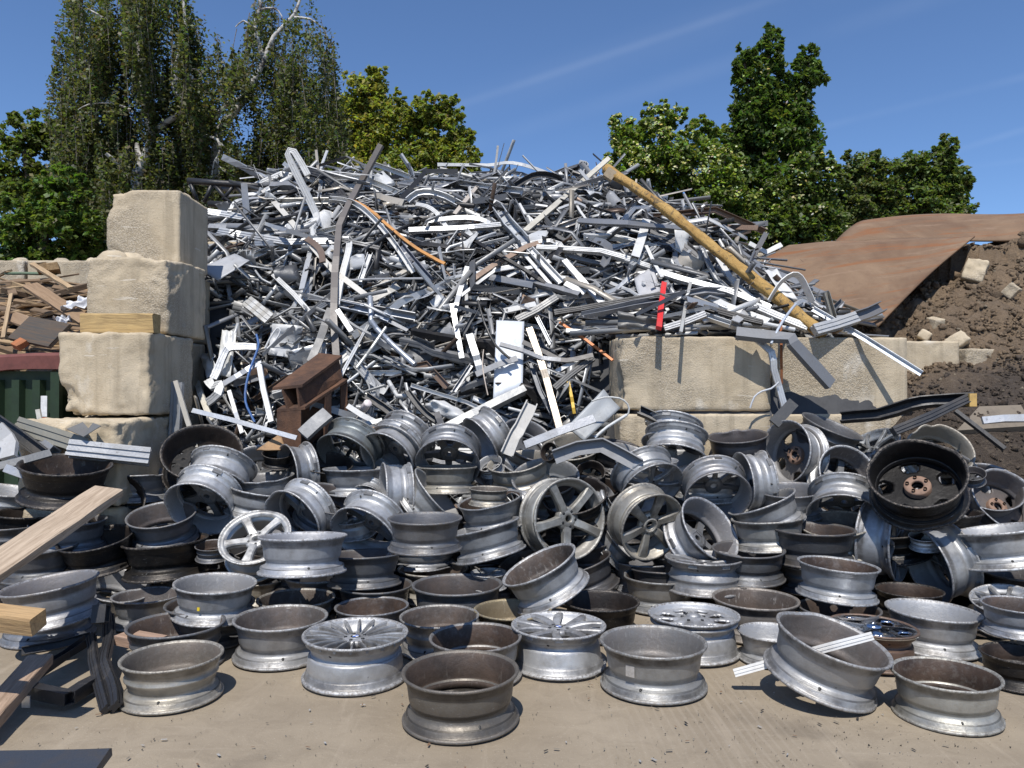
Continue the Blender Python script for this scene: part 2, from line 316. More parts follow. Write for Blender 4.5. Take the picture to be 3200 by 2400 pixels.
def sweep(path, sect, w, h, up=None, twist=0., crumple=0., hollow=False, rs=random):
    S = SECT[sect] if isinstance(sect, str) else sect; n = len(path); k = len(S); v = []; f = []; fm = []
    t0 = (path[1] - path[0]).normalized(); u = Vector(up) if up is not None else Vector((0, 0, 1))
    if abs(u.dot(t0)) > .95: u = Vector((0, -1, 0)) if abs(t0.y) < .9 else Vector((1, 0, 0))
    u = (u - t0 * u.dot(t0)).normalized(); cen = None; L = 0.
    tot = sum((path[i + 1] - path[i]).length for i in range(n - 1)); crumple *= min(1., tot / (n - 1) / .13)
    for i in range(n):
        t = ((path[min(i + 1, n - 1)] - path[i]).normalized() + (path[i] - path[max(i - 1, 0)]).normalized())
        t = t.normalized() if t.length > 1e-6 else t0
        q = t0.rotation_difference(t); u = q @ u; u = (u - t * u.dot(t)).normalized(); t0 = t
        if i: L += (path[i] - path[i - 1]).length
        uu = Quaternion(t, twist * (L / tot if tot else 0)) @ u; s_ = t.cross(uu)
        cw = 1 + rs.uniform(-crumple, crumple) * .6; ch = 1 + rs.uniform(-crumple, crumple) * .9; ox = rs.uniform(-crumple, crumple) * .25 * w; oy = rs.uniform(-crumple, crumple) * .25 * h
        for (a, b) in S: v.append(path[i] + s_ * (a * w * cw + ox) + uu * (b * h * ch + oy))
    for i in range(n - 1):
        for j in range(k): f.append((i * k + j, i * k + (j + 1) % k, (i + 1) * k + (j + 1) % k, (i + 1) * k + j)); fm.append(0)
    for (i, sg) in ((0, 1), (n - 1, -1)):
        ring = list(range(i * k, i * k + k))
        if hollow:
            t = (path[1] - path[0]).normalized() if i == 0 else (path[-2] - path[-1]).normalized()
            c = sum((v[r] for r in ring), Vector()) / k; b = len(v)
            v += [c + (v[r] - c) * .82 for r in ring]; b2 = len(v); v += [c + (v[r] - c) * .82 + t * min(.12, tot * .2) for r in ring]
            for j in range(k):
                j2 = (j + 1) % k
                f.append((ring[j2], ring[j], b + j, b + j2)); f.append((b + j2, b + j, b2 + j, b2 + j2)); fm += [0, 0]
            f.append(tuple(range(b2, b2 + k))); fm.append(0)
        else: f.append(tuple(ring[::-1] if i == 0 else ring)); fm.append(0)
    return v, f
def centred(v):                        # move a mesh's origin to its middle
    c = sum((Vector(p) for p in v), Vector()) / len(v); return [Vector(p) - c for p in v], c
def fbm(p, o=4): return noise.fractal(p, 1.0, 2.0, o)
# ------------------------------------------------------------------ ground
def build_ground():
    xs = np.concatenate([[-900, -200, -60, -20], np.linspace(-8, 8, 81), [20, 60, 200, 900]]); ys = np.concatenate([[-900, -100, -20, -4], np.linspace(0, 12, 81), [20, 60, 200, 1500]])
    X, Y = np.meshgrid(xs, ys); Z = np.zeros_like(X)
    for i in range(X.shape[0]):
        for j in range(X.shape[1]):
            if abs(X[i, j]) < 9 and 0 <= Y[i, j] <= 12: Z[i, j] = -.006 + .006 * noise.noise((X[i, j] * .9, Y[i, j] * .9, 3))
    nx = len(xs); F_ = np.array([(i * nx + j, i * nx + j + 1, (i + 1) * nx + j + 1, (i + 1) * nx + j) for i in range(len(ys) - 1) for j in range(nx - 1)])
    structure(obj('ground', mesh('ground', np.stack([X, Y, Z], -1).reshape(-1, 3), F_, ['yard_concrete'], True)))
build_ground()

# ------------------------------------------------------------------ concrete stacking blocks
def stone_mesh(name, d, seed, rad=.04, amp=.012, cuts=28, chips=()):
    v = []; f = []; idx = {}
    n = cuts
    def vid(i, j, k):
        key = (i, j, k)
        if key not in idx: idx[key] = len(v); v.append(Vector((i / n - .5, j / n - .5, k / n - .5)))
        return idx[key]
    for a in range(n):
        for b in range(n):
            for s_ in (0, n):
                q = [(s_, a, b), (s_, a + 1, b), (s_, a + 1, b + 1), (s_, a, b + 1)]; f.append([vid(*p) for p in (q if s_ else q[::-1])])
                q = [(a, s_, b), (a + 1, s_, b), (a + 1, s_, b + 1), (a, s_, b + 1)]; f.append([vid(*p) for p in (q[::-1] if s_ else q)])
                q = [(a, b, s_), (a + 1, b, s_), (a + 1, b + 1, s_), (a, b + 1, s_)]; f.append([vid(*p) for p in (q if s_ else q[::-1])])
    out_ = []
    for p in v:
        p = Vector((p.x * d[0], p.y * d[1], p.z * d[2])); e = Vector((seed * 3.1, seed * 7.7, seed))
        r = .008 + rad * .8 * max(0, noise.noise(p * 4.5 + e) - .02) + .018 * max(0, noise.noise(p * 13 + e) - .05)
        inn = Vector([max(-(d[i] / 2 - r), min(d[i] / 2 - r, p[i])) for i in range(3)]); df = p - inn
        q = inn + df.normalized() * r if df.length > 1e-7 else p
        edge = sum(1 for i in range(3) if abs(p[i]) > d[i] / 2 - .09)
        nrm = df.normalized() if df.length > 1e-7 else p.normalized()
        q += nrm * amp * (fbm(p * 13 + e, 5)) * (.7 if edge > 1 else .2)
        for (cx, cy, cz, cr, dep) in chips:
            c = Vector((cx * d[0] / 2, cy * d[1] / 2, cz * d[2] / 2)); dd = (p - c).length
            if dd < cr: q += (-p.normalized()) * dep * (1 - dd / cr) ** .6 * (1 + .6 * fbm(p * 14 + e, 3))
        out_.append(q)
    return mesh(name, out_, f, ['concrete'], True)
def block(c, d, rot, seed, label, rad=.022, amp=.006, chips=(), studs=(), col=(1, 1, 1), group='concrete stacking blocks of the bay walls'):
    o = obj('concrete_block', stone_mesh('concrete_block', d, seed, rad, amp, 28, chips), None, c); o.rotation_euler = (rot[0], rot[1], rot[2])
    tag(o, label, 'concrete block', group)
    for (sx, sy) in studs:
        pr = [(.001, .075), (.05, .075), (.085, .055), (.115, .02), (.125, -.02)]; v, f = lathe(pr, 18)
        v = [Vector(p) * (1 + .12 * noise.noise(Vector(p) * 14 + Vector((seed, sx * 9, sy * 9)))) for p in v]
        obj('stud', mesh('stud', v, f, ['concrete'], True), o, (sx * d[0], sy * d[1], d[2] / 2))
    return o
def stack():
    yaw = R_(3)
    st = [(-.28, .05), (.2, .2)]
    block((-3.05, 6.63, 2.745), (.60, .62, .615), (0, 0, R_(1)), 1, 'topmost concrete block of the left stack with a spalled corner', .02, .006, [(-1, -1, .9, .20, .05), (-.9, -1, -.95, .14, .03)], [(-.25, .1), (.22, .16)])
    block((-2.95, 6.24, 2.13), (.63, .70, .60), (0, 0, R_(-1)), 2, 'rough fourth-course block of the left stack under the topmost block', .04, .016, [(1, -1, .9, .26, .06), (-.6, -.9, 1, .2, .03)], [(-.34, -.2), (-.2, -.05)])
    block((-3.16, 6.95, 2.13), (.60, .66, .60), (0, 0, R_(1)), 3, 'shaded concrete block behind the rough fourth-course block', .03, .008)
    block((-2.97, 5.96, 1.515), (.68, .70, .605), (0, 0, R_(-2)), 4, 'rough round-edged block below the yellow timber in the left stack', .05, .018, [(-1, -1, -.8, .18, .07), (1, -1, .2, .2, .03)])
    block((-3.10, 6.68, 1.515), (.60, .68, .60), (0, 0, R_(1)), 5, 'shaded block touching the heap behind the yellow timber block', .05, .012)
    block((-3.0, 5.62, .90), (.70, .80, .58), (0, 0, R_(-2)), 6, 'lowest visible crumbling block of the left stack with a notched top', .06, .025, [(-.35, -1, .95, .16, .1), (1, -1, .9, .2, .05)])
    block((-3.05, 6.42, .90), (.62, .74, .59), (0, 0, 0), 7, 'dark block behind the crumbling bottom block of the left stack', .05, .012)
    block((-3.0, 5.75, .295), (.70, 1.0, .59), (0, 0, 0), 8, 'ground-course concrete block under the left stack', .06, .012)
    block((-2.93, 6.75, .295), (.62, .9, .59), (0, 0, 0), 9, 'ground-course concrete block behind the left stack base', .06, .012)
    # right wall
    y = 6.2 + .31
    block((1.475, y, 1.53), (1.225, .62, .605), (0, 0, R_(1)), 11, 'long rough concrete block at the left end of the right wall', .035, .010, [(-1, -1, -.5, .25, .05), (-1, -1, .95, .18, .04)])
    block((2.66, y + .03, 1.53), (1.10, .62, .595), (0, 0, R_(0)), 12, 'smooth pale block of the right wall under the drooping channel', .022, .006)
    block((3.52, y + .36, 1.52), (.60, .62, .60), (0, 0, R_(3)), 13, 'set-back block at the right end of the wall beside the soil', .03, .01, [(1, -1, -.9, .3, .06)])
    block((4.1, y + .45, 1.46), (.50, .60, .60), (0, 0, R_(12)), 14, 'tilted grey block half buried in soil at the wall end', .05, .015)
    block((1.475, y - .02, .905), (1.21, .62, .60), (0, 0, 0), 15, 'lower course block of the right wall behind black bent bar', .03, .009)
    block((2.68, y - .01, .905), (1.15, .62, .60), (0, 0, 0), 16, 'lower course block of the right wall behind the dark grey rims', .03, .009)
    block((1.475, y, .295), (1.21, .62, .59), (0, 0, 0), 17, 'ground course block of the right wall left half', .03, .009)
    block((2.68, y, .295), (1.15, .62, .59), (0, 0, 0), 18, 'ground course block of the right wall right half', .03, .009)
    # back wall behind the timber heap
    for i, (x, lab) in enumerate(((-6.75, 'back wall block at the left picture edge behind the timber'), (-5.42, 'long back wall block behind the timber heap'), (-4.08, 'back wall block beside the left stack behind the timber'))):
        block((x, 9.9, 2.74), (1.3, .6, .6), (0, 0, R_((i - 1) * 1.0)), 20 + i, lab, .03, .010, (), [(-.3, 0), (.02, 0), (.32, 0)])
        block((x, 9.9, 2.12), (1.3, .6, .6), (0, 0, 0), 30 + i, lab.replace('block', 'block one course lower'), .03, .01)
stack()
# walls of the bay behind: pale block glimpsed beside the heap, left and right
block((-3.05, 8.3, 2.6), (.6, 1.2, .6), (0, 0, 0), 41, 'concrete block glimpsed between top block and heap', .03)
block((2.85, 9.6, 2.78), (1.2, .6, .6), (0, 0, 0), 42, 'pale concrete block behind the yellow pole below the bushes', .03)

# ------------------------------------------------------------------ soil
def Hs(x, y):
    h = 1.0 + (y - 5.5) * .50 + (x - 3.2) * .13
    if x < 3.3: h -= (3.3 - x) * (.9 if y < 6.25 else .25)
    if y < 5.8: h -= (5.8 - y) * 1.25
    e = max(0, (y - 7.0) / 2)                                   # upper crumbly heap under the rusty plates
    h += .2 * math.exp(-((x - 5.4) / 1.1) ** 2 - ((y - 7.6) / .6) ** 2)
    y0 = 8.0 + .7 * min(1, max(0, (x - 4.2) / .6))
    if y > y0: h -= (y - y0) * 1.0
    if x > 4.6: h += .25 * min(1, (x - 4.6)) * max(0, min(1, (y - 7.4) / .8))
    yc = 8.8 - max(0, x - 4.3) * .4
    if y > yc - .35: h = max(h, 3.03 - max(0, 4.0 - x) * 1.1 - abs(y - yc) * .3)
    return max(0.02, h)
def build_soil():
    xs = np.linspace(2.2, 9.5, 150); ys = np.linspace(4.3, 12, 160); V = []; C = []
    for yy in ys:
        for xx in xs:
            h = Hs(xx, yy); p = Vector((xx, yy, 0))
            up = max(0, min(1, (yy - 6.1 - (xx - 3.2) * .25) / .5 + .4 * noise.noise(p * 1.5)))
            if 6.2 < yy < 6.9 and xx < 3.2: h = min(h, 1.1)
            h += (.05 + .09 * up) * fbm(p * 2.4, 5) + (.025 + .05 * up) * fbm(p * 8, 4)
            V.append((xx, yy, max(h, -.02))); d = (.08, .06, .045); l = (.255, .18, .112); C.append([d[i] * (1 - up) + l[i] * up for i in range(3)])
    nx = len(xs); F_ = np.array([(i * nx + j, i * nx + j + 1, (i + 1) * nx + j + 1, (i + 1) * nx + j) for i in range(len(ys) - 1) for j in range(nx - 1)])
    o = obj('soil_heap', mesh('soil_heap', np.array(V), F_, ['soil'], True, cols=np.array(C))); o['kind'] = 'structure'
    # clods
    t = (1 + 5 ** .5) / 2; ico = np.array([(-1, t, 0), (1, t, 0), (-1, -t, 0), (1, -t, 0), (0, -1, t), (0, 1, t), (0, -1, -t), (0, 1, -t), (t, 0, -1), (t, 0, 1), (-t, 0, -1), (-t, 0, 1)]) / 1.9
    fi = np.array([(0, 11, 5), (0, 5, 1), (0, 1, 7), (0, 7, 10), (0, 10, 11), (1, 5, 9), (5, 11, 4), (11, 10, 2), (10, 7, 6), (7, 1, 8), (3, 9, 4), (3, 4, 2), (3, 2, 6), (3, 6, 8), (3, 8, 9), (4, 9, 5), (2, 4, 11), (6, 2, 10), (8, 6, 7), (9, 8, 1)])
    V = []; FF = []; C = []; k = 0
    for i in range(17000):
        x = rng.uniform(2.6, 6.6); y = rng.uniform(5.0, 8.3)
        if 6.15 < y < 6.95 and x < 3.25: continue
        up = 1 if y > 6.3 + (x - 3.2) * .25 else 0
        s_ = abs(rng.normal(0, .010 if up else .007)) * (2.2 if rng.random() < .06 else 1) + .004; p = Vector((x, y, 0)); h = Hs(x, y) + (.05 + .09 * up) * fbm(p * 2.4, 5) + s_ * .3
        v = ico * s_ * rng.uniform(.45, 1.5, (12, 1)) * np.array([1, 1, .75]) @ np.array(Quaternion(rng.normal(size=4)).normalized().to_matrix()) + np.array([x, y, h])
        V.append(v); FF.append(fi + k); k += 12; l = np.array((.25, .178, .112) if up else (.09, .068, .052)) * rng.uniform(.6, 1.5)
        if rng.random() < .03: l = np.array((.34, .28, .2))
        C.append(np.tile(l, (12, 1)))
    o = obj('soil_clods', mesh('soil_clods', np.concatenate(V), np.concatenate(FF), ['soil'], False, cols=np.concatenate(C))); o['kind'] = 'stuff'; o['label'] = 'crumbly brown soil clods on the heap'; o['category'] = 'soil'
    def onsoil(px, py):
        dd = pdir(px, py); z = 5.
        while z < 10 and CAMZ + dd.z * z > Hs(dd.x * z, dd.y * z) + .02: z += .03
        return z
    def stone(px, py, z, s_, seed, label):
        z = onsoil(px, py + 15)
        me = stone_mesh('stone', (s_ * 1.2, s_, s_ * .85), seed, s_ * .12, s_ * .12, 10); o = obj('stone', me, None, at(px, py, z)); o.rotation_euler = (seed, seed * .7, seed * 1.3); tag(o, label, 'stone', 'stones in the soil heap')
    stone(3045, 853, 7.55, .2, 51, 'large pale stone high on the soil heap below the rusty plates')
    stone(2920, 1020, 6.95, .13, 52, 'flat brown stone in the middle of the soil heap')
    stone(2990, 1070, 6.7, .14, 53, 'pale stone just above the buried end block')
    stone(2890, 1050, 6.8, .1, 54, 'small stone between the wall end and soil'); stone(3160, 910, 7.6, .11, 55, 'reddish stone near the right picture edge on the soil')
    # slab of broken concrete lying on the dark soil at right
    v = [at(qx, qy, onsoil(qx, qy) - .04) for qx, qy in ((2990, 1345), (3060, 1270), (3190, 1265), (3230, 1330))]; dn = Vector((0, .05, -.07))
    m = MB().add(v + [p + dn for p in v], [(0, 1, 2, 3), (4, 7, 6, 5), (0, 4, 5, 1), (1, 5, 6, 2), (2, 6, 7, 3), (3, 7, 4, 0)]); tag(m.build('concrete_slab', ['object_matt'], color=(.17, .14, .105)), 'broken flat concrete slab lying on the dark soil at right', 'slab')
build_soil()

# ------------------------------------------------------------------ rusty plates
def plate(name, corners, nu, nv, bend, label, t=.02):
    a, b, c, d = [Vector(p) for p in corners]; V = []; nrm = (b - a).cross(d - a).normalized()
    for s_ in (0, 1):
        for j in range(nv + 1):
            for i in range(nu + 1):
                u, v = i / nu, j / nv; p = a.lerp(b, u).lerp(d.lerp(c, u), v) + nrm * (bend(u, v) + .012 * noise.noise((u * 4, v * 3, 5))) - nrm * t * s_; V.append(p)
    k = (nu + 1) * (nv + 1); F_ = []
    for j in range(nv):
        for i in range(nu):
            q = (j * (nu + 1) + i, j * (nu + 1) + i + 1, (j + 1) * (nu + 1) + i + 1, (j + 1) * (nu + 1) + i); F_ += [q, tuple(x + k for x in q[::-1])]
    ring = [i for i in range(nu + 1)] + [(j + 1) * (nu + 1) - 1 for j in range(1, nv + 1)] + [nv * (nu + 1) + i for i in range(nu - 1, -1, -1)] + [j * (nu + 1) for j in range(nv - 1, 0, -1)]
    for i in range(len(ring)): x, y = ring[i], ring[(i + 1) % len(ring)]; F_.append((y, x, x + k, y + k))
    v, c = centred(V); tag(obj(name, mesh(name, v, F_, ['rust'], True), None, c), label, 'steel plate', 'rusty steel plates over the soil')
plate('steel_plate', (at(2310, 870, 8.1), at(2745, 1010, 6.85), at(3048, 731, 8.2), at(2500, 752, 8.9)), 40, 30, lambda u, v: .05 * math.sin(math.pi * v) + (.05 * (v - .8) * -5 if v > .8 else 0) * (1 - u) + .02 * math.sin(u * 5), 'large rust-brown steel plate slanting down to the scrap heap')
plate('steel_plate', (at(2600, 764, 8.65), at(3700, 716, 7.9), at(3700, 640, 9.6), at(2780, 700, 10.2)), 40, 16, lambda u, v: .16 * math.sin(math.pi * min(1, v * 1.1)) + .03 * math.sin(u * 9), 'upper rusty plate lying across the top of the soil heap')

# ------------------------------------------------------------------ trees
def limbs(specs, seg=8):
    m = MB()
    for pts in specs:
        P = resample([p[0] for p in pts], .35, True); R0 = [p[1] for p in pts]; n = len(P); k = seg; v = []; f = []
        for i, p in enumerate(P):
            t = i / (n - 1) * (len(R0) - 1); a = int(min(t, len(R0) - 2)); r = R0[a] + (R0[a + 1] - R0[a]) * (t - a)
            d = (P[min(i + 1, n - 1)] - P[max(i - 1, 0)]).normalized(); s_ = d.cross(Vector((0, 1, .2))).normalized(); u = s_.cross(d)
            v += [p + (s_ * math.cos(q * 2 * math.pi / k) + u * math.sin(q * 2 * math.pi / k)) * r for q in range(k)]
        for i in range(n - 1):
            for j in range(k): f.append((i * k + j, i * k + (j + 1) % k, (i + 1) * k + (j + 1) % k, (i + 1) * k + j))
        m.add(v, f)
    return m
def leaf_mesh(name, P, size, col, droop=.0, colvar=.35, aspect=.62):
    n = len(P); nrm = rng.normal(size=(n, 3)); nrm[:, 2] = np.abs(nrm[:, 2]) + .5; nrm[:, 1] -= .25; nrm /= np.linalg.norm(nrm, axis=1)[:, None]
    d = rng.normal(size=(n, 3)); d[:, 2] -= droop; d -= nrm * (d * nrm).sum(1)[:, None]; d /= np.linalg.norm(d, axis=1)[:, None] + 1e-9; s_ = np.cross(nrm, d)
    L = size * rng.uniform(.4, 1.5, n)[:, None]; W = L * aspect
    fold = nrm * L * .12
    V = np.stack([P - d * L * .5, P + s_ * W * .5 + fold, P + d * L * .5, P - s_ * W * .5 + fold], 1).reshape(-1, 3)
    Fq = np.arange(n * 4).reshape(n, 4); cc = np.array(col)[None] * (1 + colvar * rng.normal(size=(n, 1))).clip(.35, 2.2) * (1 + .12 * rng.normal(size=(n, 3))).clip(.5, 1.6)
    return mesh(name, V, Fq, ['leaf'], False, cols=np.repeat(cc, 4, 0))
def lobe_points(lobes, z, n, clump, dens_top=1.):
    """clumped points through the volume of ellipsoids given as pixel centre, pixel radii, depth offset"""
    vol = np.array([l[2] * l[3] for l in lobes], float); vol /= vol.sum(); out_ = []
    for (cx, cy, rx, ry, dz), f in zip(lobes, vol):
        m = int(n * f); nc = max(8, int(m / clump)); rz = .5 * (rx + ry) * z / F * .8
        q = rng.normal(size=(nc, 3)); q /= np.linalg.norm(q, axis=1)[:, None]; q *= (rng.uniform(0, 1, (nc, 1)) ** .42)
        c0 = np.array(at(cx, cy, z + dz)); S = np.array([rx * z / F, rz, ry * z / F]); cen = c0 + q * S
        cs = .5 * (S.mean()) * rng.uniform(.12, .3, nc)
        i = rng.integers(0, nc, m); p = cen[i] + rng.normal(size=(m, 3)) * cs[i][:, None] * np.array([1, 1, .75]); out_.append(p)
    return np.concatenate(out_)
def tree(name, label, lobes, z, n, size, col, trunk, clump=40, bark='brown_bark', flowers=0, droop=.2, group='trees and bushes behind the yard'):
    L0 = lobes; lobes = [(l[0], l[1], l[2] * .9, l[3] * .9, l[4]) for l in lobes]
    for l in L0:
        for _ in range(7):
            t = rng.uniform(-.6, math.pi + .6); k = rng.uniform(.10, .26); lobes.append((l[0] + l[2] * math.cos(t) * .98, l[1] - l[3] * math.sin(t) * .98, l[2] * k + 5, l[3] * k + 8, l[4] + rng.normal() * .3))
    b = trunk[0][0][0]; root = obj(name, None, None, (b.x, b.y, 0)); tag(root, label, 'tree' if 'tree' in name or 'birch' in name else 'bush', group)
    trunk[0].insert(0, (Vector((b.x, b.y, 0)), trunk[0][0][1] * 1.2))
    m = limbs([[(p - root.location, r) for p, r in t] for t in trunk]); m.build('trunk', [bark], root, True)
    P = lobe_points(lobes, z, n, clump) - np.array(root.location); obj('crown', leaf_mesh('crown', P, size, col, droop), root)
    if flowers:
        Q = lobe_points([(l[0], l[1] , l[2] * 1.02, l[3] * 1.02, l[4] - .25) for l in lobes], z, flowers * 3, 30) - np.array(root.location)
        Q = Q[np.argsort(Q[:, 1] - Q[:, 2] * .3)][:flowers]
        obj('blossom', leaf_mesh('blossom', Q, size * .55, (.62, .62, .42), 0, .15, .9), root)
    return root
def T(px, py, z, r): return (at(px, py, z), r)
def birch(label, z, trunks, strands, twigs, col, n_leaf):
    sh = lambda p: (p - Vector((0, 0, CAMZ))) * ((z - .5) / z) + Vector((0, 0, CAMZ)); trunks = [[(sh(p), r) for p, r in t] for t in trunks]
    b = trunks[0][0][0]; root = obj('weeping_birch_tree', None, None, (b.x, b.y, 0)); tag(root, label, 'tree', 'weeping birch trees behind the left stack')
    trunks[0].insert(0, (Vector((b.x, b.y, 0)), .18))
    limbs([[(p - root.location, r) for p, r in t] for t in trunks]).build('trunk', ['birch_bark'], root, True)
    P = []; tw = []
    for (x0, x1, y0, y1, l0, l1, n) in strands:
        n = int(n * 1.5); nc = max(6, n // 13); cc_ = rng.uniform(x0, x1, nc); ci = np.minimum((nc * rng.random(n) ** 1.35).astype(int), nc - 1); xs = np.clip(cc_[ci] + rng.normal(size=n) * 15, x0 - 12, x1 + 12); ly = rng.normal(size=nc); lz = rng.normal(size=nc) * .8; ll = rng.uniform(.28, .75, nc); lo = rng.uniform(0, .75, nc)
        for x, k0 in zip(xs, ci):
            t = (x - x0) / (x1 - x0); arch = (1 - (2 * t - 1) ** 2); ys = y0 + (y1 - y0) * ((1 - arch) * .7 + .3 * ly[k0]) + lo[k0] * l1 + rng.normal() * 18
            L = rng.uniform(l0, l1) * ll[k0]; zz = z + lz[k0] + rng.normal() * .15; k = int(L / 260 * n_leaf) + 4
            sx = rng.normal() * 14; tt = np.linspace(0, 1, k) ** .9
            pxs = x + sx * tt + rng.normal(size=k) * 6 + 6 * np.sin(tt * 5 + x); pys = ys + L * tt + rng.normal(size=k) * 8
            P += [tuple(at(a, c_, zz + rng.normal() * .06)) for a, c_ in zip(pxs, pys)]
            if rng.random() < .16: tw.append([(at(x, ys, zz) - root.location, .006), (at(x + sx * .5, ys + L * .5, zz) - root.location, .005), (at(x + sx, ys + L, zz) - root.location, .003)])
    obj('crown', leaf_mesh('crown', np.array(P) - np.array(root.location), .068, col, .9, .45, .72), root)
    limbs(tw + [[(at(x, y, zz) - root.location, r) for (x, y, zz, r) in t] for t in twigs], 4).build('twigs', ['twig'], root)['kind'] = 'stuff'
def build_trees():
    tc = lambda x, y, z, r: (atc('T0', x, y, z), r)
    z = 15.
    birch('tall dense weeping birch with pale forked trunk left of the heap', z,
          [[(at(428, 760, z), .15), tc(860, 1180, z, .14), tc(868, 1080, z, .13), tc(930, 960, z, .11), tc(955, 850, z, .10), tc(915, 650, z, .08), tc(880, 300, z, .06), tc(820, -150, z, .03)],
           [tc(868, 1110, z, .06), tc(760, 1040, z - .3, .05), tc(665, 965, z - .5, .03)], [tc(930, 960, z, .08), tc(875, 990, z, .06), tc(860, 900, z, .04)],
           [tc(1180, 700, z, .06), tc(1100, 560, z, .055), tc(1110, 420, z, .05), tc(1165, 170, z, .035), tc(1140, -60, z, .02)], [tc(950, 850, z, .07), tc(1060, 760, z, .06), tc(1180, 690, z, .05)],
           [tc(1200, 560, z, .025), tc(1210, 480, z, .022), tc(1150, 480, z, .016), tc(1090, 540, z, .01)], [tc(820, 690, z - .6, .022), tc(700, 648, z - .7, .018), tc(560, 655, z - .7, .012), tc(490, 690, z - .7, .006)],
           [tc(660, 120, z - .6, .02), tc(560, 60, z - .6, .015), tc(500, 50, z - .6, .008)]],
          [(165, 300, -60, 260, 130, 330, 170), (175, 330, 150, 330, 150, 360, 200), (290, 470, -160, 60, 200, 380, 330), (330, 580, 40, 300, 160, 400, 380), (210, 460, 280, 480, 130, 330, 330), (430, 600, -200, 40, 150, 330, 260),
           (540, 700, 180, 330, 120, 300, 190), (580, 730, 60, 260, 100, 320, 130), (430, 690, 380, 520, 120, 300, 300), (300, 560, 430, 560, 100, 240, 200)],
          [[(600, 215, z - .6, .012), (628, 230, z - .6, .008), (640, 330, z - .6, .004)], [(660, 350, z, .01), (690, 260, z - .3, .007), (705, 330, z - .3, .004)]], (.088, .10, .045), 44)
    z = 15.5
    birch('open weeping birch with a leaning white trunk above the heap', z,
          [[(at(660, 780, z), .14), (at(668, 560, z), .13), tc(1370, 850, z, .125), tc(1405, 775, z, .12), tc(1500, 670, z, .10), tc(1575, 540, z, .09), tc(1660, 380, z, .075), tc(1720, 230, z, .06), tc(1850, 90, z, .04), tc(1900, -60, z, .02)],
           [tc(1350, 760, z - .4, .05), tc(1390, 690, z - .4, .045), tc(1450, 640, z - .4, .04), tc(1540, 600, z, .03)], [tc(1660, 380, z, .05), tc(1600, 160, z, .04), tc(1640, 30, z, .03), tc(1600, -80, z, .02)],
           [tc(1580, 170, z, .025), tc(1530, 130, z, .018), tc(1480, 170, z, .010)], [tc(1640, 60, z, .025), tc(1720, 50, z, .02), tc(1770, 100, z, .012), tc(1790, 190, z, .006)], [tc(1850, 110, z, .03), tc(1950, 120, z, .02), tc(2030, 180, z, .012), tc(2060, 240, z, .006)],
           [tc(1280, 850, z - .8, .03), tc(1370, 880, z - .9, .028), tc(1380, 960, z - .9, .024), tc(1345, 1020, z - .9, .016), tc(1330, 1120, z - .9, .008)], [tc(1370, 890, z - .9, .02), tc(1430, 940, z - .9, .013), tc(1455, 1010, z - .9, .008), tc(1435, 1060, z - .9, .005)],
           [tc(1350, 1000, z - .9, .016), tc(1400, 1070, z - .9, .012), tc(1520, 1130, z - .9, .006)], [tc(1370, 960, z - .9, .014), tc(1375, 1060, z - .9, .009), tc(1385, 1160, z - .9, .006)]],
          [(695, 780, 120, 200, 60, 200, 130), (780, 860, -40, 60, 110, 330, 120), (830, 1000, 120, 330, 140, 400, 280), (900, 1055, 60, 200, 100, 320, 200), (880, 1075, 300, 420, 120, 330, 330), (780, 920, 330, 440, 120, 300, 220),
           (690, 830, 430, 520, 80, 230, 150), (850, 990, 0, 60, 60, 160, 50)],
          [[(740, 90, z, .009), (728, 150, z, .006), (722, 220, z, .004)], [(780, 40, z, .01), (770, 120, z, .006), (775, 260, z, .004)], [(1000, 90, z, .01), (1015, 200, z, .006), (1018, 330, z, .004)], [(960, 60, z, .01), (975, 160, z, .006), (980, 300, z, .004)], [(880, 160, z, .01), (900, 300, z, .006), (905, 380, z, .004)]], (.088, .10, .045), 40)
    z = 21
    tree('broadleaf_tree', 'yellow-green round tree right beside the weeping birch', [(1150, 300, 90, 80, 0), (1110, 430, 120, 120, .5), (1190, 400, 80, 140, 0), (1160, 560, 150, 110, 0)], z, 34000, .11, (.24, .25, .065), [[T(1160, 900, z, .22), T(1155, 560, z, .2), T(1150, 400, z, .12), T(1150, 270, z, .04)], [T(1155, 520, z, .1), T(1090, 400, z, .06)], [T(1155, 480, z, .1), T(1215, 370, z, .05)]], 45)
    tree('broadleaf_tree', 'olive-green tree standing alone left of the open sky', [(1360, 350, 75, 60, 0), (1400, 430, 70, 90, 0), (1290, 400, 70, 90, .6), (1370, 520, 120, 80, 0), (1440, 510, 55, 70, -.4), (1290, 540, 110, 80, 0)], z - 1, 34000, .105, (.20, .225, .058), [[T(1330, 900, z, .22), T(1335, 560, z, .18), T(1350, 420, z, .1), T(1358, 310, z, .03)], [T(1335, 540, z, .1), T(1420, 440, z, .05)], [T(1335, 560, z, .1), T(1270, 400, z, .05)]], 45)
    z = 17
    tree('broadleaf_tree', 'dark green tree behind the timber heap at the left edge', [(60, 440, 70, 70, 0), (20, 560, 110, 100, 0), (150, 420, 80, 90, .5), (230, 520, 110, 130, .8), (110, 640, 140, 110, 0), (260, 690, 120, 110, .5)], z, 26000, .11, (.11, .14, .042), [[T(110, 1000, z, .2), T(105, 640, z, .16), T(80, 470, z, .08)], [T(105, 620, z, .1), T(230, 470, z, .04)]], 40)
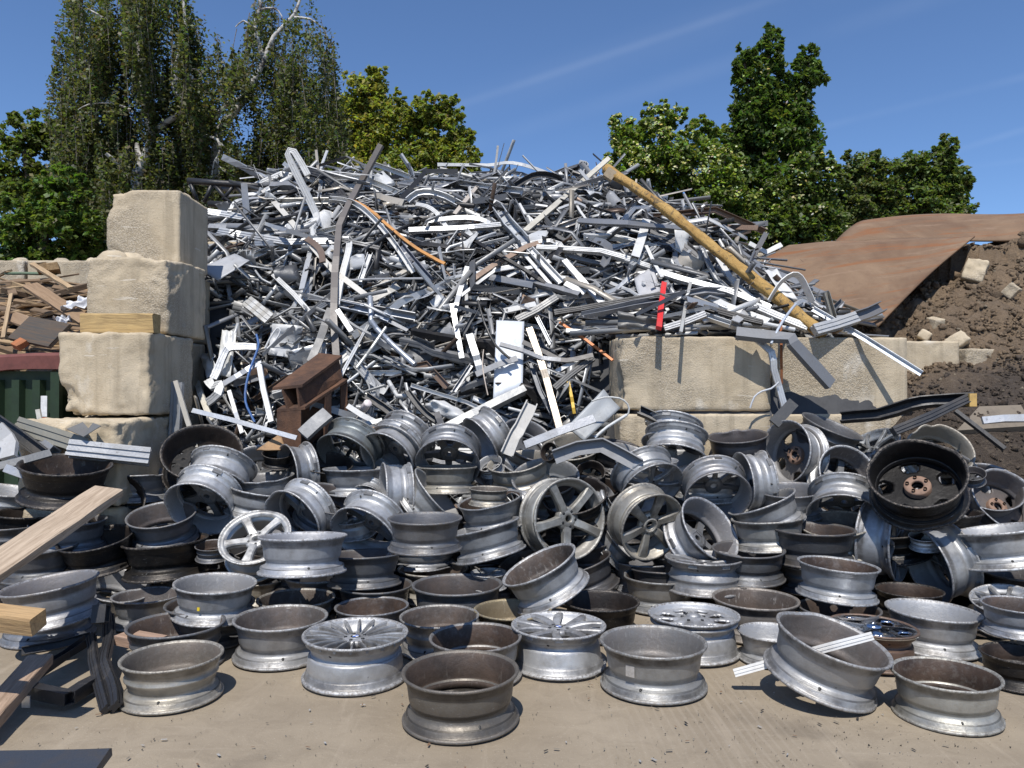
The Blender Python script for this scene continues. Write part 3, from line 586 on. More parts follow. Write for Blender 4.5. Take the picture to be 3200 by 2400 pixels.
    tree('leafy_bush', 'bright green bush just behind the left concrete blocks', [(80, 700, 120, 100, 0), (200, 700, 90, 80, -.5), (180, 590, 80, 60, -.3), (60, 800, 110, 60, 0), (290, 740, 70, 70, 0), (200, 820, 200, 70, .3), (60, 860, 180, 70, .3), (330, 820, 120, 80, .4)], 13.5, 32000, .10, (.105, .155, .04), [[T(140, 1000, 13.5, .1), T(140, 700, 13.5, .06)], [T(140, 800, 13.5, .06), T(60, 650, 13.5, .03)]], 40, droop=.9)
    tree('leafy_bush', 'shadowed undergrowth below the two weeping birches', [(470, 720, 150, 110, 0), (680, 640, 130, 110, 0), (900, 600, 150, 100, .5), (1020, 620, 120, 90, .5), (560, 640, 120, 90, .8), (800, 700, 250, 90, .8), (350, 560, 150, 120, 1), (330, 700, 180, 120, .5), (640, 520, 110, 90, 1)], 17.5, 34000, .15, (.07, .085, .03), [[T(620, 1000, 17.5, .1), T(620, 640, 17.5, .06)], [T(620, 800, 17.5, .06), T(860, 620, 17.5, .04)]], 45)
    z = 13
    tree('elder_bush', 'flowering elder bush with cream blossoms behind the yellow pole', [(1990, 430, 95, 75, 0), (2080, 370, 70, 45, 0), (1960, 520, 70, 70, -.4), (2130, 500, 120, 90, -.3), (2030, 570, 130, 100, 0), (2220, 580, 110, 120, -.3), (2180, 700, 140, 90, 0), (2210, 430, 60, 60, .4), (2330, 680, 90, 90, 0)], z, 46000, .075, (.15, .20, .05), [[T(2110, 1000, z, .1), T(2100, 640, z, .07), T(2060, 400, z, .02)], [T(2100, 700, z, .05), T(2220, 500, z, .02)], [T(2100, 680, z, .05), T(1970, 500, z, .02)]], 35, flowers=900)
    z = 14
    tree('columnar_tree', 'tall dark three-topped tree right of the yellow pole', [(2400, 150, 38, 65, 0), (2330, 190, 30, 60, 0), (2390, 270, 70, 90, 0), (2330, 300, 45, 80, 0), (2530, 180, 28, 45, 0), (2510, 260, 45, 70, 0), (2450, 350, 100, 80, 0), (2370, 420, 85, 110, 0), (2480, 450, 90, 110, -.2), (2330, 480, 70, 90, .2), (2560, 240, 22, 30, 0), (2400, 560, 80, 70, -.3), (2340, 590, 70, 60, -.2), (2300, 560, 50, 60, -.2)], z, 48000, .088, (.085, .13, .038), [[T(2395, 1000, z, .16), T(2393, 560, z, .14), T(2395, 350, z, .09), T(2400, 130, z, .03)], [T(2395, 420, z, .07), T(2500, 300, z, .04), T(2535, 170, z, .015)], [T(2395, 400, z, .06), T(2335, 280, z, .04), T(2328, 160, z, .015)]], 26, droop=1.4, flowers=40)
    tree('elder_bush', 'second flowering bush below the tall dark tree', [(2520, 560, 90, 90, 0), (2480, 660, 120, 90, 0), (2560, 690, 90, 90, 0), (2380, 700, 110, 80, .2), (2440, 740, 130, 70, -.2)], 13, 30000, .08, (.105, .145, .042), [[T(2480, 1000, 13, .1), T(2480, 660, 13, .06), T(2510, 520, 13, .02)]], 32, flowers=140)
    z = 17
    tree('broadleaf_tree', 'rounded green tree between the tall dark tree and rusty plates', [(2700, 530, 80, 60, 0), (2680, 630, 110, 90, 0), (2760, 620, 70, 80, 0), (2620, 690, 90, 70, 0)], z, 28000, .09, (.12, .15, .055), [[T(2700, 1000, z, .14), T(2700, 620, z, .1), T(2700, 500, z, .03)]], 34)
    tree('broadleaf_tree', 'farthest right green tree with a pointed top over the plates', [(2870, 540, 90, 70, 0), (2960, 470, 26, 45, 0), (2970, 560, 55, 80, 0), (2880, 640, 120, 80, 0), (2980, 650, 60, 70, 0)], z, 29000, .092, (.115, .155, .05), [[T(2900, 1000, z, .14), T(2900, 620, z, .1), T(2890, 500, z, .03)], [T(2900, 640, z, .06), T(2960, 450, z, .02)]], 34)
build_trees()

# ------------------------------------------------------------------ green container with timber
def container():
    x1 = at(186, 1150, 6.15).x; x0 = -7.6; y0 = 6.15; top = 1.60
    root = obj('container', None, None, (x0, y0, 0)); tag(root, 'green ribbed metal container with a red top rail at left', 'container')
    MB().box(((x1 - x0) / 2, .03, top / 2), (x1 - x0, .02, top - .1)).build('wall', ['green_paint'], root)
    MB().box((x1 - x0 - .01, 1.0, top / 2), (.02, 1.9, top - .1)).build('wall', ['green_paint'], root)
    rib = mesh('rib', *sweep([Vector((0, 0, .05)), Vector((0, 0, top - .12))], [(-.05, 0), (-.03, .05), (.03, .05), (.05, 0)], 1, 1, up=(0, -1, 0)), ['green_paint'])
    for i in range(22): obj('rib', rib, root, (x1 - x0 - .17 - i * .165, .02, 0))
    P = [Vector((0, -.02, top)), Vector((x1 - x0 + .03, -.02, top)), Vector((x1 - x0 + .03, 1.9, top))]
    v, f = sweep(resample(P, .2), [(-.07, -.06), (.07, -.06), (.07, .05), (.04, .075), (-.04, .075), (-.07, .05)], 1, 1, crumple=.12); obj('top_rail', mesh('top_rail', v, f, ['red_rail']), root)
    v, f = sweep([Vector((x1 - x0, -.04, 0)), Vector((x1 - x0, -.04, top - .06))], 'box', .07, .05, up=(0, -1, 0)); obj('corner_post', mesh('corner_post', v, f, ['green_paint']), root)
    for i in range(7): MB().box((x1 - x0 - .085, -.062 + 0, .25 + i * .17), (.05, .006, .165)).build('reflector', ['red_mark' if i % 2 else 'white_mark'], root)
container()
# ------------------------------------------------------------------ wheel rims (unit radius, outboard face up at z = 0)
WID = .84
OUT_P = [(.955, -.004), (.985, 0), (1.0, -.012), (1.0, -.045), (.972, -.058), (.942, -.075), (.935, -.15), (.915, -.165), (.855, -.20), (.815, -.225), (.80, -.31), (.845, -.345), (.862, -.40), (.885, -.60), (.90, -.655), (.915, -.672), (.925, -.68), (.928, -.755), (.955, -.772), (.985, -.785), (1.0, -.80), (1.0, -.832), (.985, -.84), (.955, -.836)]
IN_P = [(.93, -.80), (.905, -.745), (.885, -.66), (.865, -.60), (.842, -.40), (.825, -.345), (.78, -.305), (.785, -.235), (.83, -.195), (.90, -.14), (.915, -.07), (.935, -.03)]
def barrel_mesh(kind, seed, dent=0., seg=72):
    o = [list(p) for p in OUT_P]; i_ = [list(p) for p in IN_P]
    if kind == 'straight':                       # flatter, step close to the middle
        for p in o[8:14]: p[0] += .02
        o[10][1] -= .06; o[9][1] -= .02
        for p in i_[5:9]: p[0] += .02
    if kind == 'deep':
        for p in o[8:13]: p[0] -= .025
        for p in i_[4:9]: p[0] -= .025
    if kind == 'ribbed':
        o[12] = [.862, -.42]; o.insert(13, [.905, -.47]); o.insert(14, [.905, -.50]); o.insert(15, [.88, -.53])
    prof = o + i_; v, f = lathe(prof, seg, True); k = len(prof); fm = []
    no = len(o)
    for a in range(seg):
        for p in range(k):
            z = (prof[p][1] + prof[(p + 1) % k][1]) / 2
            if p < no - 1: fm.append(2 if (p < 4 or p >= no - 6) else 0)
            else: fm.append(2 if (p == k - 1 or p == no - 1) else 1)
    e = Vector((seed, seed * 2, seed * 3)); rs = random.Random(seed); dn = [(rs.uniform(0, 6.28), rs.choice((-.83, -.83, 0)), rs.uniform(.5, 1) * dent, rs.uniform(.15, .4)) for _ in range(4)]
    out_ = []
    for p in v:
        p = Vector(p); r = math.hypot(p.x, p.y); a = math.atan2(p.y, p.x); kf = 1 + .004 * noise.noise(p * 2.5 + e); dz = .004 * noise.noise(p * 5 + e)
        for (a0, z0, amp, wd) in dn:
            da = (a - a0 + math.pi) % (2 * math.pi) - math.pi; g = amp * math.exp(-(da / wd) ** 2 - ((p.z - z0) / .13) ** 2); kf -= g; dz += g * .5 * (1 if z0 < -.4 else -1)
        out_.append((p.x * kf, p.y * kf, p.z + dz))
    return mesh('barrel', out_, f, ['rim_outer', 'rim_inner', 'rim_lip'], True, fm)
BARRELS = {k: [barrel_mesh(k, 3 + i) for i in range(2)] + [barrel_mesh(k, 9 + i, .05 + .06 * i) for i in range(2)] for k in ('plain', 'straight', 'deep', 'ribbed')}
def spoke_mesh(r0, r1, w0, w1, z0, z1, t0, t1, curve=0., wm=None, n=7, mat='rim_outer'):
    S = []; v = []; f = []
    for i in range(n):
        t = i / (n - 1); r = r0 + (r1 - r0) * t; w_ = w0 + (w1 - w0) * t
        if wm is not None: w_ += 4 * t * (1 - t) * (wm - (w0 + w1) / 2)
        z = z0 + (z1 - z0) * t + .03 * math.sin(math.pi * t); th = t0 + (t1 - t0) * t; a = curve * t
        c, s_ = math.cos(a), math.sin(a)
        for (x, y) in ((-.5, -1), (-.5, -.25), (-.36, 0), (.36, 0), (.5, -.25), (.5, -1)): 
            q = Vector((r, x * w_, z + y * th)); v.append((q.x * c - q.y * s_, q.x * s_ + q.y * c, q.z))
    for i in range(n - 1):
        for j in range(6): f.append((i * 6 + j, (i + 1) * 6 + j, (i + 1) * 6 + (j + 1) % 6, i * 6 + (j + 1) % 6))
    f.append(tuple(range(6))); f.append(tuple(range((n - 1) * 6, n * 6))[::-1])
    return mesh('spoke', v, f, [mat], False)
def hub_mesh(r, z, t, bore=.085, mat='rim_outer', dome=.0):
    pr = [(bore, z - t), (bore, z + dome), (bore + .02, z + .012 + dome), (r * .55, z + .012 + dome * .6), (r * .9, z), (r, z - .03), (r * 1.02, z - t), (bore, z - t)]; v, f = lathe(pr, 30)
    return mesh('hub', v, f, [mat], True)
def disc_mesh(name, holes, zf, r0, r1, nr, ns, th, mat, smooth=True):
    """a dished disc, faces left out inside the holes (cx, cy, rx, ry along the radius)"""
    v = []; f = []
    for s_ in (0, 1):
        for i in range(nr + 1):
            r = r0 + (r1 - r0) * i / nr
            for j in range(ns): a = 2 * math.pi * j / ns; v.append((r * math.cos(a), r * math.sin(a), zf(r, a) - th * s_))
    k = (nr + 1) * ns; keep = {}
    for i in range(nr):
        for j in range(ns):
            r = r0 + (r1 - r0) * (i + .5) / nr; a = 2 * math.pi * (j + .5) / ns; keep[i, j] = not any(((r - hr) / rr) ** 2 + (((a - ha + math.pi) % (2 * math.pi) - math.pi) * hr / ra) ** 2 < 1 for (hr, ha, rr, ra) in holes)
    for (i, j), q in keep.items():
        if not q: continue
        j2 = (j + 1) % ns; A = (i * ns + j, (i + 1) * ns + j, (i + 1) * ns + j2, i * ns + j2); f += [A, tuple(x + k for x in A[::-1])]
        for (di, dj, e) in ((-1, 0, (A[3], A[0])), (1, 0, (A[1], A[2])), (0, -1, (A[0], A[1])), (0, 1, (A[2], A[3]))):
            ii, jj = i + di, (j + dj) % ns
            if ii < 0 or ii >= nr or not keep[ii, jj]: f.append((e[1], e[0], e[0] + k, e[1] + k))
    return mesh(name, v, f, [mat], smooth)
def holes_ring(n, r, rr, ra, off=0.): return [(r, off + 2 * math.pi * i / n, rr, ra) for i in range(n)]
lug_v, lug_f = lathe([(.001, .004), (.03, .004), (.037, -.004), (.037, -.05)], 12); LUG = mesh('lug_hole_shade', lug_v, lug_f, ['black_mark'], True)  # black discs, the shade inside the holes put into their colour
vl, fl = lathe([(.001, .055), (.016, .055), (.02, .03), (.028, .02), (.03, -.01)], 10); VALVE = mesh('valve_stem', vl, fl, ['rubber'], True)
def cap_mesh():
    m = MB(); n = 32
    for i in range(n):
        a, b = 2 * math.pi * i / n, 2 * math.pi * (i + 1) / n; q = int((i + .5) / n * 4) % 2
        pt = lambda r, t, z: (r * math.cos(t), r * math.sin(t), z)
        m.add([(0, 0, .012), pt(.062, a, .01), pt(.062, b, .01)], [(0, 1, 2)], 1 + q); m.add([pt(.062, a, .01), pt(.095, a, .004), pt(.095, b, .004), pt(.062, b, .01)], [(0, 1, 2, 3)], 0); m.add([pt(.095, a, .004), pt(.1, a, -.03), pt(.1, b, -.03), pt(.095, b, .004)], [(0, 1, 2, 3)], 3)
    return mesh('center_cap', m.v, m.f, ['black_mark', 'blue_mark', 'white_mark', 'foil'], False, m.m)
CAP = cap_mesh()
FACES = {}
def face_parts(style):
    if style in FACES: return FACES[style]
    P = []                                                    # (name, mesh, rotation about z, z offset, position, colour override)
    ring = lambda n, me, off=0.: [('spoke', me, off + 2 * math.pi * i / n, (0, 0, 0)) for i in range(n)]
    lugs = lambda r, z, n=5, off=.3: [('lug_hole_shade', LUG, 0, (r * math.cos(off + i * 2 * math.pi / n), r * math.sin(off + i * 2 * math.pi / n), z)) for i in range(n)]
    if style == 's5':
        P = ring(5, spoke_mesh(.16, .955, .26, .27, -.10, -.03, .20, .14, wm=.20)) + [('hub', hub_mesh(.29, -.10, .18), 0, (0, 0, 0))] + lugs(.19, -.086)
    elif style == 'w5':
        P = ring(5, spoke_mesh(.14, .94, .30, .36, -.12, -.05, .16, .12, wm=.23)) + [('hub', hub_mesh(.31, -.12, .16), 0, (0, 0, 0))] + lugs(.20, -.106) + [('rim_ring', mesh('rim_ring', *lathe([(.80, -.10), (.84, -.035), (.95, -.012), (.96, -.05)], 60), ['rim_outer'], True), 0, (0, 0, 0))]
    elif style == 's20':
        P = ring(20, spoke_mesh(.22, .95, .03, .048, -.10, -.03, .10, .08), .05) + [('hub', hub_mesh(.27, -.10, .14, .09), 0, (0, 0, 0)), ('center_cap', CAP, .5, (0, 0, -.083))] + lugs(.19, -.086)
    elif style == 'v10':
        a = spoke_mesh(.18, .955, .17, .16, -.08, -.02, .12, .09, .22); b = spoke_mesh(.18, .955, .17, .16, -.08, -.02, .12, .09, -.22)
        for i in range(5): P += [('spoke', a, 2 * math.pi * i / 5 + .12, (0, 0, 0)), ('spoke', b, 2 * math.pi * i / 5 - .12, (0, 0, 0))]
        P += [('hub', hub_mesh(.28, -.08, .14, .09), 0, (0, 0, 0)), ('center_cap', CAP, .9, (0, 0, -.062))] + lugs(.19, -.066)
    elif style == 'flower':
        P = [('wheel_face', disc_mesh('wheel_face', holes_ring(9, .62, .22, .155), lambda r, a: -.16 + .13 * math.exp(-(r / .28) ** 2) + .05 * max(0, r - .75) * 4 - .02 * math.cos(9 * a) * (1 if .35 < r < .9 else 0), .02, .95, 22, 126, .06, 'rim_outer'), 0, (0, 0, 0)), ('hub', hub_mesh(.16, -.03, .1, .012, dome=.03), 0, (0, 0, 0))] + lugs(.25, -.085)
    elif style == 'chrome':
        P = [('wheel_face', disc_mesh('wheel_face', holes_ring(5, .68, .13, .16), lambda r, a: -.05 + .05 * math.exp(-(r / .26) ** 2) - .06 * math.exp(-((r - .62) / .2) ** 2) * (.5 + .5 * math.cos(5 * a)) + .03 * r * r, .02, .99, 24, 120, .05, 'chrome'), 0, (0, 0, 0)), ('hub', hub_mesh(.2, .01, .08, .02, 'chrome', .02), 0, (0, 0, 0))] + lugs(.33, -.035)
    elif style == 's6':
        P = ring(6, spoke_mesh(.22, .95, .22, .33, -.15, -.05, .14, .10, wm=.24)) + [('hub', hub_mesh(.36, -.16, .12, .12), 0, (0, 0, 0)), ('hub_ring', mesh('hub_ring', *lathe([(.15, -.15), (.17, -.12), (.21, -.12), (.23, -.15)], 30), ['rim_lip'], True), 0, (0, 0, 0))] + lugs(.26, -.145)
    elif style == 's7':
        P = ring(7, spoke_mesh(.18, .955, .17, .22, -.12, -.04, .15, .10, wm=.12)) + [('hub', hub_mesh(.27, -.12, .16, .11), 0, (0, 0, 0))] + lugs(.19, -.106)
    elif style == 'loop':
        a = spoke_mesh(.16, .955, .10, .11, -.10, -.03, .10, .08, .26); b = spoke_mesh(.16, .955, .10, .11, -.10, -.03, .10, .08, -.26)
        for i in range(5): P += [('spoke', a, 2 * math.pi * i / 5 + .05, (0, 0, 0)), ('spoke', b, 2 * math.pi * i / 5 - .05, (0, 0, 0))]
        P += [('hub', hub_mesh(.24, -.10, .14), 0, (0, 0, 0))] + lugs(.17, -.086)
    elif style == 's10':
        P = ring(10, spoke_mesh(.2, .955, .09, .13, -.11, -.03, .13, .09)) + [('hub', hub_mesh(.27, -.11, .16), 0, (0, 0, 0))] + lugs(.19, -.096)
    elif style == 'truck':
        P = [('wheel_face', disc_mesh('wheel_face', holes_ring(10, .52, .045, .045) + holes_ring(10, .72, .05, .08, .3), lambda r, a: -.30 + .12 * max(0, r - .6) * 2.5, .33, .83, 18, 100, .05, 'object_matt'), 0, (0, 0, 0))]
    elif style == 'back5':                                   # broad web seen from behind, rusty hub pad
        P = [('wheel_face', disc_mesh('wheel_face', holes_ring(5, .66, .17, .20), lambda r, a: -.12 - .05 * math.exp(-(r / .35) ** 2), .1, .90, 18, 90, .10, 'rim_inner'), 0, (0, 0, 0)), ('hub_pad', mesh('hub_pad', *lathe([(.12, -.34), (.12, -.385), (.15, -.395), (.25, -.395), (.275, -.37), (.275, -.2)], 36), ['hub_rust'], True), 0, (0, 0, 0))]
        P += [('lug_hole_shade', LUG, 0, (.2 * math.cos(i * 1.2566), .2 * math.sin(i * 1.2566), -.392)) for i in range(5)]
    else:
        P = [('wheel_face', disc_mesh('wheel_face', holes_ring(5, .6, .22, .2), lambda r, a: -.12 + .05 * r, .1, .93, 12, 60, .1, 'rim_outer'), 0, (0, 0, 0))]
    FACES[style] = P; return P

SIL = (.49, .495, .50); LGT = (.57, .575, .58); GRY = (.30, .31, .33); DGY = (.15, .155, .165); BLK = (.014, .014, .015); WHT = (.72, .72, .70); WRM = (.46, .43, .37); BRZ = (.16, .145, .125)
NWH = [0]
def wheel(c, cx, cy, maj, mnr, ang, D, style, col, brown, label, kz=1., kind=None, face=None, spin=None, valve=True, group='scrapped wheel rims on the yard', name='wheel_rim', at_z=None):
    """rim from its visible lip: ellipse centre, long and short axis (short axis 0 = lying flat), image direction of the lip's outward normal"""
    px, py = cp(c, cx, cy); m = maj / CROPS[c][2]; v = pdir(px, py); tx = v.x; vn = v.normalized(); NWH[0] += 1; rs = random.Random(NWH[0] * 13 + 5)
    if mnr == 0:
        n = Vector((0, 0, 1)); m /= math.sqrt(1 + tx * tx)
        if ang != 90: n = Vector((math.cos(R_(ang)), 0, math.sin(R_(ang))))
        n = (n + Vector((rs.uniform(-1, 1), rs.uniform(-1, 1), 0)) * .012).normalized()
    else:
        r = vn.cross(Vector((0, 0, 1))).normalized(); u = r.cross(vn); q = min(.995, mnr / maj)
        n = (-vn * q + math.sqrt(1 - q * q) * (r * math.cos(R_(ang)) + u * math.sin(R_(ang)))).normalized()
    Ru = m / F / 2; W = WID * kz                                  # radius per metre of depth
    if D > .3:
        z = D / 2 / Ru; zm = float(np.interp(py, [1330, 1400, 1480, 1560, 1650, 1750], [5.9, 5.7, 5.4, 5.1, 4.85, 4.65])) + .12
        if at_z: z = at_z
        elif z > zm and c != 'C4': z = zm; Ru = D / 2 / z
    else:
        low = lambda h: (W * Ru * n.z if n.z > 0 else 0) + Ru * math.sqrt(max(0, 1 - n.z * n.z))
        z = (CAMZ - D) / (-v.z + low(0))
    Rr = Ru * z; C = Vector((0, 0, CAMZ)) + v * z
    if style[0] == 'o': loc = C - n * W * Rr; ax = -n
    else: loc = C; ax = n
    root = obj(name, None, None, loc); root.rotation_mode = 'QUATERNION'
    sp = spin if spin is not None else rs.uniform(0, 6.28)
    root.rotation_quaternion = Vector((0, 0, 1)).rotation_difference(ax) @ Quaternion((0, 0, 1), sp); root.scale = (Rr, Rr, Rr * kz)
    tag(root, label, 'wheel rim', group)
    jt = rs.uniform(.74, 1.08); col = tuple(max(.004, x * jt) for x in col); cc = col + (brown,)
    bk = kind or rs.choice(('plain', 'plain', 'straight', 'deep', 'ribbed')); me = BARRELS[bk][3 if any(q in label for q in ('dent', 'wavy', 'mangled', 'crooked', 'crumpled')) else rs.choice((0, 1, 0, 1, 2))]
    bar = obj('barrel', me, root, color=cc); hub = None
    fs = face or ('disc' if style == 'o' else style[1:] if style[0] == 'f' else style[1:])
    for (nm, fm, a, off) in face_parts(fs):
        o = obj(nm, fm, hub if hub and nm in ('lug_hole_shade', 'center_cap', 'hub_ring') else root, off, cc if style[0] == 'f' else tuple(x * .5 for x in col) + (brown,)); o.rotation_euler = (0, 0, a)
        if nm in ('hub', 'hub_pad'): hub = o
    if valve:
        qi = root.rotation_quaternion.inverted(); d = qi @ Vector((rs.uniform(-.5, .5), -1, 0)); a = math.atan2(d.y, d.x)
        o = obj('valve_stem', VALVE, bar, (.855 * math.cos(a), .855 * math.sin(a), -.19)); o.rotation_euler = (0, math.pi / 2 * .8, a)
    root['rz'] = z
    return root
def sticker(root, ang_deg, zc, wdt, hgt, mat, name='sticker', r=.885):
    d = root.rotation_quaternion.inverted() @ Vector((math.sin(R_(ang_deg)), -math.cos(R_(ang_deg)), 0)); a = math.atan2(d.y, d.x); v = []; f = []
    for i in range(5):
        t = a + (i / 4 - .5) * wdt
        v += [((r + .006) * math.cos(t), (r + .006) * math.sin(t), zc - hgt / 2), ((r + .006) * math.cos(t), (r + .006) * math.sin(t), zc + hgt / 2)]
    f = [(2 * i, 2 * i + 2, 2 * i + 3, 2 * i + 1) for i in range(4)]; obj(name, mesh(name, v, f, [mat], True), [x for x in root.children if x.name.startswith('barrel')][0])

W = wheel
# front rows, lying flat on the yard
W('B4', 1190, 765, 735, 0, 90, 0, 'o', WRM, .75, 'dull silver rim at the front left beside the black bent frame', kind='ribbed')
W('B5', 1083, 585, 737, 0, 90, 0, 'o', BRZ, .9, 'foremost dirty bronze-grey rim at the bottom middle', kind='straight')
s80 = W('B6', 240, 425, 572, 0, 90, 0, 'o', (.40, .40, .39), .55, 'grey rim with a foil sticker right of the foremost rim'); sticker(s80, -38, -.50, .2, .2, 'foil')
W('B6', 1795, 598, 612, 0, 90, 0, 'o', (.42, .41, .37), 1., 'rim with dark brown inside at the front right corner', kind='straight')
W('B5', 425, 352, 670, 0, 90, 0, 'fs20', LGT, 0, 'face-up silver rim with twenty thin spokes and a blue-white cap', kind='straight')
W('B5', 1700, 300, 598, 0, 90, 0, 'fv10', LGT, 0, 'face-up rim with ten broad twisted spokes and a roundel cap')
W('B6', 455, 282, 493, 0, 90, 0, 'fflower', LGT, 0, 'face-up rim with nine petal-shaped openings behind the sticker rim')
W('B6', 1200, 408, 600, 195, 72, 0, 'o', (.40, .40, .40), .8, 'tilted grey rim with a white stick poked through it', kind='plain')
W('B6', 1410, 345, 490, 0, 88, 0, 'fchrome', (.16, .10, .07), .9, 'mirror-chrome rim with five round dished holes')
W('B6', 1727, 262, 530, 0, 88, 0, 'o', SIL, .08, 'clean light-grey rim behind the front right corner rim')
W('B6', 868, 378, 365, 0, 90, 0, 'o', LGT, .05, 'small pale silver rim left of the tilted rim')
W('B4', 1218, 545, 705, 0, 90, 0, 'o', DGY, .95, 'black-lipped dark rim behind the front left rim')
W('L', 1765, 1460, 605, 0, 90, 0, 'o', (.42, .42, .42), .85, 'grey rim with brown inside left of the twenty-spoke rim', kind='plain')
W('B4', 340, 392, 680, 0, 90, 0, 'o', GRY, .8, 'wide grey rim at the left edge behind the sawn timber stub')
W('M', 876, 1582, 583, 0, 90, 0, 'o', (.33, .32, .31), 1., 'rust-brown lined rim directly behind the foremost rim')
W('M', 650, 1452, 504, 0, 90, 0, 'o', (.38, .37, .35), .9, 'rim behind the gap between twenty-spoke rim and foremost rim')
W('M', 1110, 1410, 490, 0, 90, 0, 'o', (.40, .33, .2), .6, 'rim with a golden-tan inner lip left of the roundel rim')
W('M', 225, 1390, 470, 0, 90, 0, 'o', GRY, 1., 'rim with white drip stains inside behind the twenty-spoke rim')
W('M', 1665, 1355, 490, 0, 90, 0, 'o', BLK, .3, 'glossy black rim behind the roundel rim')
W('B6', 784, 200, 472, 0, 90, 0, 'o', (.33, .30, .27), .85, 'brown-grey rim behind the small pale rim')
W('L', 1320, 1372, 580, 0, 90, 0, 'o', DGY, .8, 'dark rim holding the yellow-marked rim')
W('L', 930, 1320, 470, 0, 90, 0, 'o', (.34, .34, .34), .8, 'grey rim half covered by the scuffed black rim above')
s27 = W('L', 1355, 1245, 500, 130, 87, .14, 'o', SIL, .45, 'silver rim with a small yellow mark sitting in another rim', kind='plain'); sticker(s27, -3, -.42, .07, .09, 'yellow_print')
W('L', 1860, 1340, 500, 0, 90, 0, 'o', (.4, .38, .34), .9, 'rusty stained rim left of the drip-stained rim')
W('M', 245, 1255, 480, 0, 90, 0, 'o', DGY, .7, 'rim with grey-green inside behind the drip-stained rim')
W('M', 762, 1252, 573, 0, 90, 0, 'o', (.20, .205, .215), .8, 'large dark grey rim with peeling inside in the middle', kind='straight')
W('M', 1272, 1128, 510, 150, 117, .10, 'o', SIL, .95, 'silver rim tilted to the left with reddish-brown inside', kind='plain')
W('M', 2038, 1200, 476, 0, 90, 0, 'o', (.26, .26, .25), .9, 'dark-bellied grey rim right of the tilted brown-lined rim')
W('B6', 697, 95, 427, 0, 90, 0, 'o', BLK, .7, 'dull black rim behind the brown-grey rim')
W('M', 1660, 1200, 275, 0, 90, 0, 'o', SIL, .7, 'small silver rim between the tilted rim and dark-bellied rim')
W('M', 240, 1140, 400, 0, 90, 0, 'o', GRY, 1., 'dark red-brown rim opening under the side-lying silver rims')
W('M', 610, 1155, 450, 0, 90, 0, 'o', WRM, .95, 'brown rim behind the large dark grey rim', kind='plain')
W('R', 1046, 1128, 532, 0, 86, .20, 'o', (.36, .37, .38), 1., 'grey rim stacked on another rim at right of middle', kind='plain')
W('R', 1050, 1402, 540, 0, 90, 0, 'o', DGY, .9, 'dark rim carrying the stacked grey rim')
W('R', 1490, 1290, 450, 0, 90, .05, 'o', BLK, .8, 'black-brown rim lying below the two side-standing rims')
W('B6', 2115, 205, 340, 160, 92, .36, 'fs10', LGT, 0, 'pale many-spoked rim at the right edge')
W('B6', 2185, 232, 430, 0, 90, .17, 'o', GRY, .95, 'brown-lined rim at the right edge before the pale spoked rim')
W('B6', 2185, 492, 450, 0, 90, 0, 'o', BLK, .6, 'black rim on the ground at the right edge')
# left heap
W('L', 1040, 978, 560, 0, 92, .19, 'o', BLK, 1., 'scuffed glossy black rim with brown inside, left of middle', kind='deep')
W('L', 925, 885, 520, 0, 90, .22, 'o', SIL, .75, 'silver rim with pale lip behind the scuffed black rim')
W('L', 1015, 815, 345, 130, 97, .44, 'o', GRY, .8, 'leaning open rim behind the pale-lipped silver rim')
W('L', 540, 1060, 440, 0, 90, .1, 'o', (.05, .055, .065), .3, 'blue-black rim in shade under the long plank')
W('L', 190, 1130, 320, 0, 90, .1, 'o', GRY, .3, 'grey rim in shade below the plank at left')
W('L', 310, 1245, 560, 100, 97, .47, 'o', (.33, .33, .34), .5, 'tilted grey rim partly lit below the plank')
W('L', 720, 1255, 320, 150, 75, .44, 'o', LGT, .3, 'silver rim arc left of the scuffed black rim')
W('L', 415, 500, 530, 140, 88, .54, 'o', (.016, .016, .018), .9, 'big matt black rim at the left above the plank', kind='deep')
W('L', 30, 660, 360, 60, 80, .47, 'o', LGT, .3, 'silver ribbed rim cut by the left edge', kind='ribbed')
W('L', 60, 885, 400, 45, 90, .45, 'o', DGY, .5, 'dark rim under the silver rim at the left edge')
W('L', 880, 550, 400, 42, 90, .47, 'o', (.45, .46, .48), .4, 'silver rim with a dented black top lip')
W('L', 1060, 605, 180, 60, 80, .40, 'o', SIL, .3, 'small silver rim squeezed beside the dented-lip rim', at_z=5.6)
W('L', 1030, 500, 240, 150, 150, .42, 'o', GRY, .4, 'grey rim peeking out left of the truck rim', at_z=5.75)
W('L', 1270, 420, 490, 350, 93, .55, 'otruck', BLK, .55, 'big black truck rim with a ring of bolt holes', kind='deep', name='truck_wheel_rim')
W('L', 1355, 650, 390, 190, 250, .47, 'os7', SIL, .3, 'upper silver rim arching below the truck rim')
W('L', 1245, 790, 390, 250, 238, .47, 'os5', LGT, .3, 'silver rim facing down left of the white star rim')
W('L', 1630, 520, 250, 190, 92, .43, 'os5', SIL, .2, 'upright open silver-lined rim right of the truck rim')
W('L', 1660, 582, 260, 38, 95, .42, 'o', (.36, .37, .38), .5, 'crooked-lipped grey rim in front of the upright open rim')
W('L', 1800, 555, 220, 75, 187, .41, 'os5', SIL, .5, 'narrow worn rim standing on edge with peeling coating', kind='deep')
W('L', 1650, 660, 360, 60, 80, .45, 'o', (.42, .43, .44), .4, 'slanted grey rim between the downward rims')
W('L', 1830, 870, 340, 210, 215, .46, 'os5', SIL, .5, 'cracked silver rim with a split lip behind the flat stack', kind='straight')
W('L', 1905, 950, 545, 50, 89, .50, 'o', (.43, .44, .46), .3, 'broad grey rim on top of a stack right of the white star', kind='plain')
W('L', 2000, 1195, 440, 0, 90, .02, 'o', (.40, .41, .43), .3, 'lower grey rim of the stack right of the white star')
